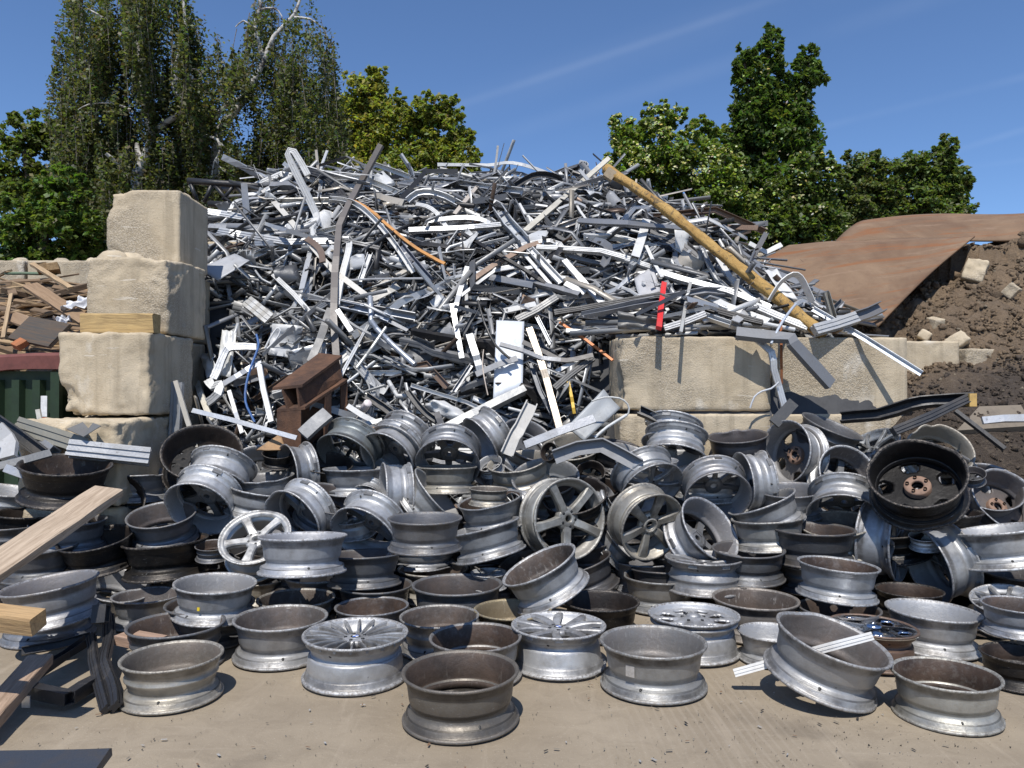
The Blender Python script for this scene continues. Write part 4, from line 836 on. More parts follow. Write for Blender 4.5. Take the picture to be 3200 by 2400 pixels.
W('L', 1600, 953, 450, 325, 108, .44, 'fw5', WHT, 0, 'white painted five-spoke star rim leaning in the left heap', spin=.9)
W('L', 1510, 1100, 290, 0, 90, .16, 'o', BLK, .3, 'black rim under the white star rim')
W('L', 1630, 1225, 340, 0, 90, .03, 'o', WRM, .15, 'pale-lined rim in shade below the stacked grey rims')
W('L', 1410, 1165, 230, 0, 90, .04, 'o', GRY, 1., 'small brown rim opening left of the pale-lined rim')
W('L', 1335, 1010, 210, 70, 92, .42, 'o', DGY, 1., 'sliver of brown rim between black rim and white star', at_z=4.9)
W('L', 715, 740, 240, 215, 120, .40, 'os10', BLK, .5, 'black spoked rim hidden behind the end of the plank')
W('L', 1745, 430, 195, 75, 90, .36, 'o', BLK, .2, 'flat black rim edge in front of the rusty beam', at_z=5.6)
W('L', 2050, 490, 200, 80, 85, .40, 'o', BLK, .3, 'black rim in shade behind the worn standing rim')
W('L', 2080, 715, 200, 90, 75, .44, 'o', DGY, .8, 'dark rim showing a white-edged tear behind cracked rim')
# middle heap
W('S7', 1560, 1415, 470, 270, 238, .47, 'os10', (.24, .26, .26), .3, 'dark polished rim with thin spokes tipped downward', kind='straight')
W('M', 112, 528, 330, 24, 90, .45, 'o', (.40, .41, .42), .2, 'level grey rim in front of the dark polished rim')
W('M', 315, 470, 300, 190, 228, .46, 'os5', LGT, .3, 'smooth silver rim leaning back left of the arched rim', kind='plain')
W('M', 375, 415, 310, 190, 228, .47, 'os5', SIL, .3, 'rim right behind the smooth leaning silver rim')
W('M', 340, 530, 190, 50, 95, .40, 'o', LGT, .3, 'bright rim edge below the smooth leaning silver rim', at_z=5.65, kind='ribbed')
W('M', 700, 512, 390, 300, 262, .48, 'os5', (.36, .37, .39), .3, 'arched grey rim with black spokes and open hub hole')
W('M', 697, 517, 380, 24, 90, .44, 'o', (.44, .42, .37), .5, 'level yellowish-grey rim in front of the arched rim', kind='plain')
W('M', 290, 700, 290, 36, 180, .45, 'os5', LGT, .3, 'clean silver rim standing on edge in the middle', kind='plain')
W('M', 640, 690, 370, 75, 40, .46, 'o', (.45, .45, .44), .4, 'rim leaning right beside the clean standing rim')
W('M', 190, 720, 215, 150, 245, .42, 'os5', SIL, .3, 'half hidden silver arch left of the clean standing rim', at_z=5.45)
W('M', 110, 815, 300, 120, 100, .45, 'fs5', LGT, 0, 'bright spoked face peeking out behind the tilted silver barrel', at_z=5.15)
W('M', 165, 955, 345, 215, 235, .46, 'os5', SIL, .3, 'silver barrel tipped forward left of the dark stack', kind='plain')
W('M', 180, 1062, 330, 40, 90, .46, 'o', DGY, .6, 'dark rim edge under the tipped silver barrel')
W('M', 560, 838, 470, 0, 90, .36, 'o', (.17, .175, .185), .25, 'slate-grey rim on a stack in the middle', kind='plain')
W('M', 545, 1010, 430, 0, 90, .16, 'o', GRY, .4, 'grey rim beneath the slate-grey rim', kz=.7)
W('M', 965, 722, 405, 95, 101, .45, 'o', (.30, .31, .32), 1., 'brown-lined grey rim tilted behind the long grey barrel')
W('M', 930, 890, 450, 42, 104, .47, 'o', (.42, .43, .44), .4, 'long grey barrel lying tilted left of the five-spoke rim', kind='plain')
W('M', 1140, 480, 350, 115, 100, .46, 'o', WRM, .2, 'pale open rim with a dented lip behind the pale ring rim')
W('M', 1315, 580, 410, 230, 95, .49, 'os5', (.40, .41, .42), .05, 'rim with a chalky pale lip above the five-spoke rim')
W('M', 1475, 848, 512, 440, 356, .54, 'fs5', (.47, .46, .42), .4, 'large dirty silver five-spoke rim facing the viewer', spin=.0)
W('M', 1600, 550, 185, 145, 92, .42, 'os5', BLK, .4, 'black rim opening right of the chalky-lipped rim', at_z=5.6)
W('M', 1665, 650, 245, 130, 92, .46, 'os5', BLK, .5, 'black-lined rim behind the top of the five-spoke rim', at_z=5.5)
W('M', 1740, 720, 190, 45, 30, .44, 'o', SIL, .3, 'silver rim edge standing right of the five-spoke rim', at_z=5.35, kind='ribbed')
W('M', 1790, 1000, 270, 45, 42, .46, 'o', (.43, .44, .45), .3, 'grey rim wedged under the right side of the five-spoke rim', at_z=5.3)
W('M', 1120, 775, 190, 120, 200, .42, 'fs10', SIL, .2, 'small spoked rim pinched left of the five-spoke rim', at_z=5.3)
W('M', 960, 1182, 230, 60, 90, .40, 'fs5', LGT, 0, 'bright spoke face lying behind the tilted brown-lined rim', at_z=4.9)
W('M', 960, 655, 250, 34, 88, .44, 'o', WRM, .8, 'thin brownish rim edge behind the brown-lined grey rim', at_z=5.2)
W('M', 905, 365, 210, 70, 215, .43, 'os5', SIL, .3, 'silver rim with ribbed edge below the long beam', kind='ribbed')
W('M', 965, 495, 160, 95, 110, .40, 'o', LGT, .1, 'small light rim right of the arched grey rim', at_z=5.7)
W('M', 1215, 345, 210, 130, 60, .45, 'o', GRY, .4, 'grey rim behind the bent pale sheet')
W('M', 1480, 385, 260, 120, 95, .46, 'os5', WRM, .3, 'tan-lipped rim under the long grey strip')
W('M', 1335, 425, 125, 100, 150, .36, 'o', BLK, .4, 'crushed dark rim beside the folded grey sheet', at_z=5.5)
W('M', 1780, 392, 320, 75, 80, .46, 'o', (.05, .05, .055), .2, 'flat dark rim with a bright top before the right wall')
W('M', 1900, 440, 220, 50, 70, .44, 'o', SIL, .2, 'silver rim edge right of the flat dark rim', kind='ribbed')
# right heap
W('M', 1990, 660, 400, 240, 302, .47, 'fs7', (.40, .41, .42), .1, 'upper spoked rim facing down right beside the wall', kind='straight')
W('M', 1995, 905, 400, 300, 322, .47, 'fs6', WRM, .1, 'dull six-spoke rim facing down right of the five-spoke rim', kind='straight')
W('P', 415, 300, 250, 100, 262, .45, 'os5', LGT, .2, 'highest silver rim arch against the lower wall block')
W('P', 440, 380, 340, 130, 265, .47, 'os5', SIL, .2, 'second silver arch in front of the highest arch', kind='ribbed')
W('P', 395, 400, 140, 40, 92, .40, 'o', SIL, .2, 'small rim top beside the second silver arch', at_z=5.5)
W('R', 220, 545, 370, 72, 88, .46, 'o', LGT, .1, 'pale rim with torn black shreds inside')
W('R', 435, 620, 230, 85, 187, .43, 'os5', LGT, .4, 'crumpled silver rim standing on edge below the hub-showing rim', kind='ribbed')
W('R', 290, 720, 360, 265, 288, .46, 'os7', (.44, .44, .45), .2, 'silver rim with black looped spokes seen from behind')
W('R', 412, 322, 365, 86, 94, .46, 'o', (.12, .12, .13), .5, 'dark polished rim with a mangled lip by the wall', kind='straight')
W('R', 700, 430, 410, 300, 168, .50, 'oback5', SIL, .45, 'silver open rim showing its hub from behind', kind='plain')
W('R', 1010, 262, 390, 66, 66, .48, 'o', DGY, .3, 'dark grey rim leaning at the wall below the grille', kind='ribbed')
W('R', 960, 335, 380, 66, 66, .50, 'o', (.09, .09, .1), .3, 'second dark rim under the leaning dark grey rim')
W('R', 1240, 400, 360, 175, 122, .47, 'floop', (.40, .42, .44), 0, 'polished rim with loop-shaped spokes left of the big black rim')
W('R', 1535, 550, 580, 440, 94, .56, 'oback5', (.010, .010, .011), .03, 'biggest black rim with a rusty hub plate facing the viewer', kind='straight')
W('R', 1690, 400, 400, 290, 62, .46, 'o', WRM, .15, 'pale wavy-lipped rim behind the biggest black rim')
W('R', 1850, 650, 390, 220, 22, .50, 'os5', (.30, .30, .30), .5, 'dark silver rim tucked right of the biggest black rim')
W('R', 1115, 570, 330, 260, 35, .46, 'os5', SIL, .8, 'dark-mouthed silver rim left of the biggest black rim')
W('R', 1080, 840, 430, 260, 268, .47, 'os5', SIL, .3, 'arched silver rim opening downward below the dark-mouthed rim', kind='ribbed')
W('R', 1030, 872, 260, 100, 95, .45, 'o', WRM, .8, 'brown ring inside the downward silver arch')
W('R', 1440, 1000, 480, 120, 357, .50, 'floop', (.36, .37, .39), .1, 'silver rim on edge with chrome spokes facing right', kind='plain')
W('R', 1600, 1150, 430, 200, 202, .48, 'os5', SIL, .4, 'large silver rim on edge opening left with worn coating', kind='plain')
W('R', 2060, 905, 540, 60, 101, .52, 'o', (.45, .46, .47), .2, 'long silver rim lying tilted at the right edge', kind='plain')
W('R', 2110, 720, 380, 265, 45, .48, 'oback5', (.30, .31, .33), .7, 'rim with rusty hub near the right edge')
W('R', 2120, 500, 420, 230, 118, .52, 'o', GRY, .5, 'grey open rim at the right edge before the soil')
W('R', 1590, 952, 190, 70, 92, .42, 'o', LGT, .1, 'bright rim edge between the two side-standing rims', at_z=4.75, kind='ribbed')
W('R', 200, 1085, 450, 85, 90, .48, 'fs7', (.36, .36, .36), .2, 'shaded face-up spoked rim left of the dark flat rim')
W('R', 480, 1032, 330, 80, 90, .45, 'o', DGY, .6, 'dark rim below the cream-lipped rim')
W('R', 600, 838, 435, 62, 95, .47, 'o', (.46, .45, .42), .2, 'cream-lipped silver rim right of middle', kind='plain')
W('R', 560, 735, 385, 70, 112, .47, 'o', SIL, .2, 'silver rim leaning behind the cream-lipped rim', kind='plain')
W('R', 884, 903, 545, 0, 90, .30, 'o', (.10, .10, .105), .9, 'wide dark rim with brown inside behind the stacked grey rim', kind='plain')
W('R', 890, 1120, 520, 0, 90, .10, 'o', GRY, .6, 'scuffed rim under the wide dark rim', kz=.8)
W('R', 245, 905, 345, 195, 38, .47, 'os5', (.46, .47, .49), .6, 'silver rim tipped right before the six-spoke rim', kind='plain')
W('R', 740, 660, 210, 52, 92, .44, 'o', GRY, .3, 'plain grey rim behind the leaning silver rim')
W('R', 2190, 1180, 290, 60, 90, .45, 'o', DGY, .5, 'dark rim under the long silver rim at right')
W('R', 1890, 560, 150, 90, 90, .42, 'o', DGY, .6, 'rim fragment in shade right of the biggest black rim', at_z=5.1)
W('C4', 60, 500, 300, 110, 125, .44, 'o', SIL, .2, 'grey rim lying on the timber above the green container')
# rims filling the rows
W('L', 430, 860, 420, 60, 92, .46, 'o', GRY, .5, 'grey rim under the upper end of the long plank')
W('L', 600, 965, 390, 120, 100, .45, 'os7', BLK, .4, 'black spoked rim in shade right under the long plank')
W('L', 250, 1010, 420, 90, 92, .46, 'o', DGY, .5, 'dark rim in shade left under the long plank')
W('L', 110, 1195, 380, 0, 90, 0, 'o', GRY, .5, 'grey rim on the ground below the plank at the left edge')
W('L', 760, 1110, 380, 0, 90, 0, 'o', DGY, .7, 'dark rim under the pale-lipped silver rim')
W('L', -30, 1310, 220, 0, 90, .03, 'o', DGY, .6, 'sliver of dark rim at the left edge above the timber stub')
W('L', 210, 800, 400, 70, 88, .46, 'o', BLK, .4, 'black rim supporting the big matt black rim')
W('R', 1800, 900, 360, 150, 60, .46, 'os5', DGY, .5, 'dark spoked rim below the right side of the biggest black rim')
W('R', 1960, 1240, 430, 0, 90, .02, 'o', BLK, .6, 'black rim beneath the long silver rim at right')
W('R', 1380, 880, 320, 120, 95, .46, 'o', BLK, .4, 'black rim supporting the biggest black rim')
W('R', 1990, 640, 310, 210, 72, .46, 'os5', GRY, .7, 'brown-stained rim right of the biggest black rim')
W('R', 1700, 800, 420, 60, 92, .48, 'o', BLK, .4, 'black rim directly under the biggest black rim')
W('M', 430, 1090, 430, 0, 90, 0, 'o', BLK, .6, 'black rim under the slate-grey stack')
W('M', 900, 1090, 430, 0, 90, 0, 'o', DGY, .8, 'dark rim below the long grey barrel')
W('M', 1500, 1120, 420, 0, 90, .02, 'o', DGY, .7, 'dark rim under the five-spoke rim')
W('M', 1940, 1100, 430, 0, 90, .03, 'o', GRY, .4, 'grey rim under the dull six-spoke rim')
W('R', 330, 1150, 420, 0, 90, .02, 'o', DGY, .6, 'dark rim between the shaded spoked rim and dull black rim')
W('R', 640, 1180, 420, 0, 90, .0, 'o', BLK, .6, 'black rim below the cream-lipped rim')
W('M', 1500, 690, 300, 170, 100, .46, 'os7', BLK, .4, 'black rim seen through the five-spoke rim')
# rims buried in the heap, seen only through gaps
rb = random.Random(4)
LB = [('the white star rim', (795, 1675)), ('the five-spoke rim', (1783, 1622)), ('the truck rim', (630, 1410)), ('the biggest black rim', (2863, 1475)), ('the arched grey rim', (1400, 1450)), ('the six-spoke rim', (2040, 1650)), ('the slate-grey rim', (1330, 1620)), ('the long plank', (250, 1600)),
      ('the chalky-lipped rim', (1700, 1490)), ('the hub-showing rim', (2450, 1415)), ('the cream-lipped rim', (2400, 1620)), ('the big matt black rim', (206, 1450)), ('the cracked silver rim', (950, 1600)), ('the clean standing rim', (1230, 1550)), ('the folded grey sheet', (1850, 1410)), ('the wide dark rim', (2540, 1650))]
sb = set()
for i in range(34):
    y = rb.uniform(5.0, 5.75); x = rb.uniform(-2.3, 3.0) * y / 5.2; base = max(0, (y - 5.0) * .38)
    Rr = rb.uniform(.2, .24); root = obj('wheel_rim', None, None, (x, y, base + rb.uniform(0, .1) + .18)); q = Vector((rb.uniform(-.35, .35), rb.uniform(-.35, .35), -1)).normalized()
    root.rotation_mode = 'QUATERNION'; root.rotation_quaternion = Vector((0, 0, 1)).rotation_difference(q); root.scale = (Rr,) * 3
    root.location = Vector((x, y, base + .03)); sx, sy = 1600 + F * x / y, 1230 - F * (base + .1 - CAMZ) / y; lab = ''
    for _, nm, u in sorted((math.hypot(sx - u[0], sy - u[1]), nm, u) for nm, u in LB):
        dx, dy = sx - u[0], sy - u[1]; lab = 'dark rim buried in the heap ' + (('left of ' if dx < 0 else 'right of ') if abs(dx) > abs(dy) else ('above ' if dy < 0 else 'below ')) + nm
        if lab not in sb: break
    sb.add(lab); tag(root, lab, 'wheel rim', 'rims buried in the heap')
    obj('barrel', BARRELS['plain'][i % 2], root, color=(.09, .09, .095, .8)); obj('wheel_face', face_parts('disc')[0][1], root, color=(.06, .06, .06, .8))
# ------------------------------------------------------------------ the scrap heap
PY = [5.95, 6.25, 6.5, 6.72, 7.0, 7.5, 8.2, 9.0, 10.0, 11.0, 12.5]; PH = [.35, .72, 1.05, 1.5, 2.05, 2.68, 3.33, 3.85, 4.15, 3.8, 2.0]
PRY = [6.2, 6.3, 6.9, 7.4, 8.0, 9.0, 10., 11., 12.5]; PRH = [1.75, 1.86, 2.15, 2.65, 3.2, 3.75, 4.08, 3.7, 2.]
def Hh(x, y):
    c = np.interp(y, PY, PH); r = np.interp(y, PRY, PRH) if y > 6.2 else 0.; t = min(1, max(0, (x - .75) / .35)); h = c * (1 - t) + r * t
    if x > 1.3: h = min(h, 4.1 - (x - 1.3) * 1.45)
    if x < -2.9: h = min(h, 3.6 - (-2.9 - x) * 1.3)
    if x < -2.72 and y < 7.3: h = 0.
    if x > 3.5: h = 0.
    return h + .12 * noise.noise((x * 1.3, y * 1.3, 1.7))
def surf(px, py):
    d = pdir(px, py); z = 5.4
    while z < 12.5:
        if CAMZ + d.z * z <= Hh(d.x * z, d.y * z): return z
        z += .04
    return None
# dark sheet with the gaps' shade in its colour and loose small bits
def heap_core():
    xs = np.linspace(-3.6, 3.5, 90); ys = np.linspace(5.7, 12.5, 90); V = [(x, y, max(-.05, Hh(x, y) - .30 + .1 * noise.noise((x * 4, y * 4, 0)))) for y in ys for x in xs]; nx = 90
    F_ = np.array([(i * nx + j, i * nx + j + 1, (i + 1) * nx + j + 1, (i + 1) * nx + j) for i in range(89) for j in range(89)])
    o = obj('gap_shade_core', mesh('gap_shade_core', np.array(V), F_, ['gap_shade'])); o['kind'] = 'stuff'; o['label'] = 'dark sheet under the scrap metal, painted as the shade of its gaps'; o['category'] = 'scrap'
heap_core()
PAL = [((.44, .45, .46), 'pale grey', .31), ((.56, .56, .55), 'white', .14), ((.26, .265, .275), 'grey', .26), ((.08, .083, .088), 'dark grey', .13), ((.025, .025, .027), 'black', .08), ((.44, .40, .34), 'beige', .05), ((.13, .085, .06), 'brown', .03)]
def pick(rs):
    t = rs.random()
    for c, nme, p in PAL:
        t -= p
        if t <= 0: return c, nme
    return PAL[0][:2]
def surf_point(rs):
    while True:
        x = rs.uniform(-3.3, 3.4); t = rs.random(); y = float(np.interp(t, [0, .12, .3, .5, .7, .88, 1], [6.05, 6.35, 6.75, 7.15, 7.9, 9, 10.2])); h = Hh(x, y)
        if h < .3: continue
        e = .08; nrm = Vector((-(Hh(x + e, y) - Hh(x - e, y)) / (2 * e), -(Hh(x, y + e) - Hh(x, y - e)) / (2 * e), 1)).normalized(); return Vector((x, y, h)), nrm
def bits(n):
    rs = random.Random(3); V = []; FQ = []; C = []; k = 0
    cube = [(0, 1, 3, 2), (4, 6, 7, 5), (0, 4, 5, 1), (2, 3, 7, 6), (0, 2, 6, 4), (1, 5, 7, 3)]
    for i in range(n):
        p, nn = surf_point(rs); d = Vector((rs.gauss(0, 1), rs.gauss(0, .6), rs.gauss(0, .55))); d = (d - nn * d.dot(nn) * rs.uniform(.3, 1)).normalized()
        L = min(1.3, rs.lognormvariate(-1.0, .55)); w_ = rs.uniform(.018, .06); t = rs.choice((.003, .004, .006, .012)); up = Vector((rs.gauss(0, 1), rs.gauss(0, 1), rs.gauss(0, 1))); s_ = d.cross(up).normalized(); u = s_.cross(d)
        c = p + nn * rs.uniform(-.26, .05); bend = rs.gauss(0, .15) * L; col = np.array(pick(rs)[0]) * rs.uniform(.4, 1.)
        pts = [c - d * L / 2, c + u * bend + s_ * rs.gauss(0, .04) * L, c + d * L / 2]
        if min(q.x for q in pts) < -2.62 and min(q.y for q in pts) < 7.2: continue
        if max(q.x for q in pts) > .82 and min(q.y for q in pts) < 6.9 and min(q.z for q in pts) < 1.86: continue
        base = k
        for q in pts:
            for a, b in ((-1, -1), (1, -1), (1, 1), (-1, 1)): V.append(q + s_ * a * w_ / 2 + u * b * t / 2); C.append(col)
            k += 4
        for r in range(2):
            for j in range(4): FQ.append((base + r * 4 + j, base + r * 4 + (j + 1) % 4, base + r * 4 + 4 + (j + 1) % 4, base + r * 4 + 4 + j))
        FQ.append((base + 3, base + 2, base + 1, base)); FQ.append((base + 8, base + 9, base + 10, base + 11))
    for i in range(1500):                          # longer profiles packed deeper down
        p, nn = surf_point(rs); dd = Vector((rs.gauss(0, 1), rs.gauss(0, .4), rs.gauss(0, .35))); dd = (dd - nn * dd.dot(nn) * rs.uniform(.7, 1)).normalized(); L = rs.uniform(.6, 1.5); w_ = rs.uniform(.02, .05); t = w_ * rs.uniform(.3, .9)
        s_ = dd.cross(Vector((rs.gauss(0, 1), rs.gauss(0, 1), rs.gauss(0, 1)))).normalized(); u = s_.cross(dd); c = p - nn * rs.uniform(.02, .2); col = np.array(pick(rs)[0]) * rs.uniform(.4, .9); pts = [c - dd * L / 2, c + u * rs.gauss(0, .05) * L, c + dd * L / 2]
        if min(q.x for q in pts) < -2.7 and min(q.y for q in pts) < 7.2: continue
        if max(q.x for q in pts) > .82 and min(q.y for q in pts) < 6.9 and min(q.z for q in pts) < 1.86: continue
        base = k
        for q in pts:
            for a, b in ((-1, -1), (1, -1), (1, 1), (-1, 1)): V.append(q + s_ * a * w_ / 2 + u * b * t / 2); C.append(col)
            k += 4
        for r in range(2):
            for j in range(4): FQ.append((base + r * 4 + j, base + r * 4 + (j + 1) % 4, base + r * 4 + 4 + (j + 1) % 4, base + r * 4 + 4 + j))
        FQ.append((base + 3, base + 2, base + 1, base)); FQ.append((base + 8, base + 9, base + 10, base + 11))
    o = obj('scrap_bits', mesh('scrap_bits', np.array(V), np.array(FQ), ['heap_metal'], False, cols=np.array(C))); o['kind'] = 'stuff'; o['label'] = 'small grey and white metal strips filling the heap'; o['category'] = 'scrap'
bits(8500)
LAND = [('the rusty beam', (965, 1200)), ('the upright grey pole', (1050, 850)), ('the yellow pole', (2200, 780)), ('the white panel', (1590, 1130)), ('the red bar', (2065, 960)), ('the top concrete block', (640, 720)),
        ('the long pale board', (1780, 600)), ('the bent white profile', (950, 600)), ('the right wall', (2000, 1040)), ('the black ribbed gutter', (2080, 740)), ('the heap crest', (1400, 560)), ('the orange foam strip', (1230, 720)),
        ('the grey gutter box', (1600, 700)), ('the long leaning post', (1700, 1180)), ('the grey side panel', (1880, 1280)), ('the dark beam strip', (1520, 1300)), ('the drooping dark channel', (2520, 1130)), ('the blue cable', (780, 1180)), ('the pale loop strip', (2480, 880)), ('the lattice mast', (700, 580))]
SEEN = {}
KW = {'box': ('box_tube', 'box tube'), 'channel': ('channel_profile', 'channel'), 'angle': ('angle_strip', 'angle strip'), 'rib': ('window_profile', 'ribbed profile'), 'flat': ('flat_strip', 'flat strip'), 'pipe': ('pipe', 'round pipe')}
def proj(p):
    q = Vector(p) - Vector((0, 0, CAMZ)); q.rotate(Matrix.Rotation(-PITCH, 3, 'X')); return 1600 + F * q.x / q.y, 1200 - F * q.z / q.y
def auto_label(colw, word, state, L, d, c):
    px, py = proj(c); ln = sorted((math.hypot(px - a, py - b), nme, a, b) for nme, (a, b) in LAND); size = 'long' if L > 1.15 else 'short' if L < .6 else ''
    sl = math.degrees(math.atan2(d.z, d.x if abs(d.x) > 1e-6 else 1e-6)); sl = (sl + 90) % 180 - 90
    tilt = 'standing steeply' if abs(sl) > 55 else 'rising to the right' if sl > 18 else 'falling to the right' if sl < -18 else 'lying level'
    for k in range(5):
        _, nme, a, b = ln[k]; dx, dy = px - a, py - b; rel = ('left of' if dx < 0 else 'right of') if abs(dx) > abs(dy) else ('above' if dy < 0 else 'below')
        lab = ' '.join(x for x in (size, state, colw, word, tilt, rel, nme) if x)
        if lab not in SEEN: SEEN[lab] = 1; return lab
    return lab
def piece(name, path, sect, w_, h_, col, mat, label, cat, group, twist=0., crumple=.06, up=None, hollow=False, smooth=False):
    v, f = sweep(path, sect, w_, h_, up, twist, crumple, hollow); v, c = centred(v)
    o = obj(name, mesh(name, v, f, [mat], smooth), None, c, col); tag(o, label, cat, group); return o
def random_pieces(n):
    rs = random.Random(11); made = 0
    while made < n:
        p, nn = surf_point(rs); d = Vector((rs.gauss(0, 1), rs.gauss(0, .5), rs.gauss(0, .38))); d = (d - nn * d.dot(nn) * rs.uniform(.6, 1)).normalized(); L = min(2.3, rs.lognormvariate(0., .4))
        sect = rs.choices(('box', 'channel', 'angle', 'rib', 'flat', 'pipe'), (.18, .18, .2, .24, .17, .03))[0]; w_ = rs.uniform(.026, .07); h_ = {'flat': rs.uniform(.004, .01), 'pipe': w_ * .7}.get(sect, w_ * rs.uniform(.45, 1.))
        if sect == 'pipe': w_ = h_ = rs.uniform(.018, .035)
        c = p + nn * rs.uniform(-.10, .07); s_ = d.cross(nn).normalized(); kind = rs.random(); a, b = c - d * L / 2, c + d * L / 2
        if kind < .3: P = [a, c + nn * rs.gauss(0, .02) * L, b]; state = 'straight'
        elif kind < .55: P = [a, c + (nn * rs.gauss(.04, .07) + s_ * rs.gauss(0, .15)) * L, b]; state = 'kinked'
        elif kind < .75: P = [a, a.lerp(b, .3) + (nn * rs.gauss(.02, .05) + s_ * rs.gauss(0, .13)) * L, a.lerp(b, rs.uniform(.55, .8)) + (nn * rs.gauss(.02, .06) + s_ * rs.gauss(0, .16)) * L, b]; state = 'twice-kinked'
        else: P = [a, c.lerp(a, .4) + nn * .05 * L, c + nn * .06 * L + s_ * rs.uniform(-.2, .2) * L, b]; state = 'curved'
        if min(q.x for q in P) < -2.66 and min(q.y for q in P) < 7.25: continue
        if max(q.x for q in P) > .80 and min(q.y for q in P) < 6.9 and min(q.z for q in P) < 1.90: continue
        if max(q.z for q in P) > 4.55 or max(q.x for q in P) > 3.5: continue
        col, cw = pick(rs); mat = 'painted_metal' if cw in ('white', 'black', 'dark grey', 'brown', 'beige') and rs.random() < .8 else 'bare_metal'
        nme, word = KW[sect]; made += 1
        piece(nme, resample(P, .12 if state == 'curved' else .2, state == 'curved'), sect, w_, h_, tuple(x * rs.uniform(.88, 1.08) for x in col) if False else col, mat, auto_label(cw, word, state, L, d, c), 'metal scrap', 'metal offcuts in the scrap heap', rs.gauss(0, .8) if rs.random() < .5 else 0, .10 if state == 'straight' else .22, Vector((rs.gauss(0, 1), rs.gauss(0, 1), rs.gauss(0, 1))), sect in ('box',))
def random_sheets(n):
    rs = random.Random(21); made = 0
    while made < n:
        p, nn = surf_point(rs)
        if p.x > .6 and p.y < 7.1: continue
        if p.x < -2.3 and p.y < 7.4: continue
        q = (nn + Vector((rs.gauss(0, .5), rs.gauss(0, .5), rs.gauss(0, .5)))).normalized(); s_ = q.cross(Vector((rs.gauss(0, 1), rs.gauss(0, 1), rs.gauss(0, 1)))).normalized(); u = s_.cross(q); a, b = rs.uniform(.08, .2), rs.uniform(.06, .14); nu, nv = 5, 4; V = []
        ph = rs.uniform(0, 6); am = rs.uniform(.02, .08)
        for sd in (0, 1):
            for j in range(nv + 1):
                for i in range(nu + 1): V.append(p + nn * .06 + s_ * a * (i / nu * 2 - 1) + u * b * (j / nv * 2 - 1) + q * (am * math.sin(i * 1.1 + ph + j * .4) + rs.uniform(-.008, .008) * (1 - sd) - .003 * sd))
        k = (nu + 1) * (nv + 1); F_ = [(j * (nu + 1) + i, j * (nu + 1) + i + 1, (j + 1) * (nu + 1) + i + 1, (j + 1) * (nu + 1) + i) for j in range(nv) for i in range(nu)]
        F_ = F_ + [tuple(x + k for x in f[::-1]) for f in F_]; ring = list(range(nu + 1)) + [(j + 1) * (nu + 1) - 1 for j in range(1, nv + 1)] + [nv * (nu + 1) + i for i in range(nu - 1, -1, -1)] + [j * (nu + 1) for j in range(nv - 1, 0, -1)]
        F_ += [(ring[(i + 1) % len(ring)], ring[i], ring[i] + k, ring[(i + 1) % len(ring)] + k) for i in range(len(ring))]
        col, cw = pick(rs); v, c = centred(V); o = obj('sheet_scrap', mesh('sheet_scrap', v, F_, ['painted_metal' if rs.random() < .6 else 'bare_metal'], True), None, c, col)
        tag(o, auto_label(cw, 'crumpled sheet', '', .8, s_, c), 'metal sheet', 'crumpled sheets in the scrap heap'); made += 1
random_pieces(272)
random_sheets(60)

def hero(crop, pts, sect, w_, h_, col, mat, label, name='metal_strip', off=.12, zs=None, smooth=False, twist=0., crumple=.06, up=None, hollow=None, cat='metal scrap', group='large pieces lying on the scrap heap', step=.15):
    """a piece lying over the heap: traced points, depth from the heap's surface, kept in front of it"""
    P = [cp(crop, *p[:2]) for p in pts]
    if zs is None and not smooth: P = [(P[i][0] + (P[i + 1][0] - P[i][0]) * j / 3, P[i][1] + (P[i + 1][1] - P[i][1]) * j / 3) for i in range(len(P) - 1) for j in range(3)] + [P[-1]]
    if zs is None:
        S = [surf(*p) for p in P]; ok = [i for i, s_ in enumerate(S) if s_ is not None]
        if not ok: Z = [8.] * len(P)
        else:
            i0, i1 = ok[0], ok[-1]; z0, z1 = S[i0], S[i1]; cum = [0.]
            for i in range(1, len(P)): cum.append(cum[-1] + math.hypot(P[i][0] - P[i - 1][0], P[i][1] - P[i - 1][1]))
            Z = [z0 + (z1 - z0) * max(0, min(1, (cum[i] - cum[i0]) / max(1e-6, cum[i1] - cum[i0]))) for i in range(len(P))]
            Z = [min(Z[i], S[i] if S[i] is not None else 99) - max(off, .12) for i in range(len(P))]
    else: Z = zs if isinstance(zs, (list, tuple)) else [zs] * len(P)
    if zs is None and col[0] > .4: w_ *= .72 if sect == 'flat' else .85
    Q = resample([at(p[0], p[1], z) for p, z in zip(P, Z)], step, smooth)
    return piece(name, Q, sect, w_, h_, col, mat, label, cat, group, twist, crumple, up if up is not None else (0, -1, .4), (sect == 'box') if hollow is None else hollow)
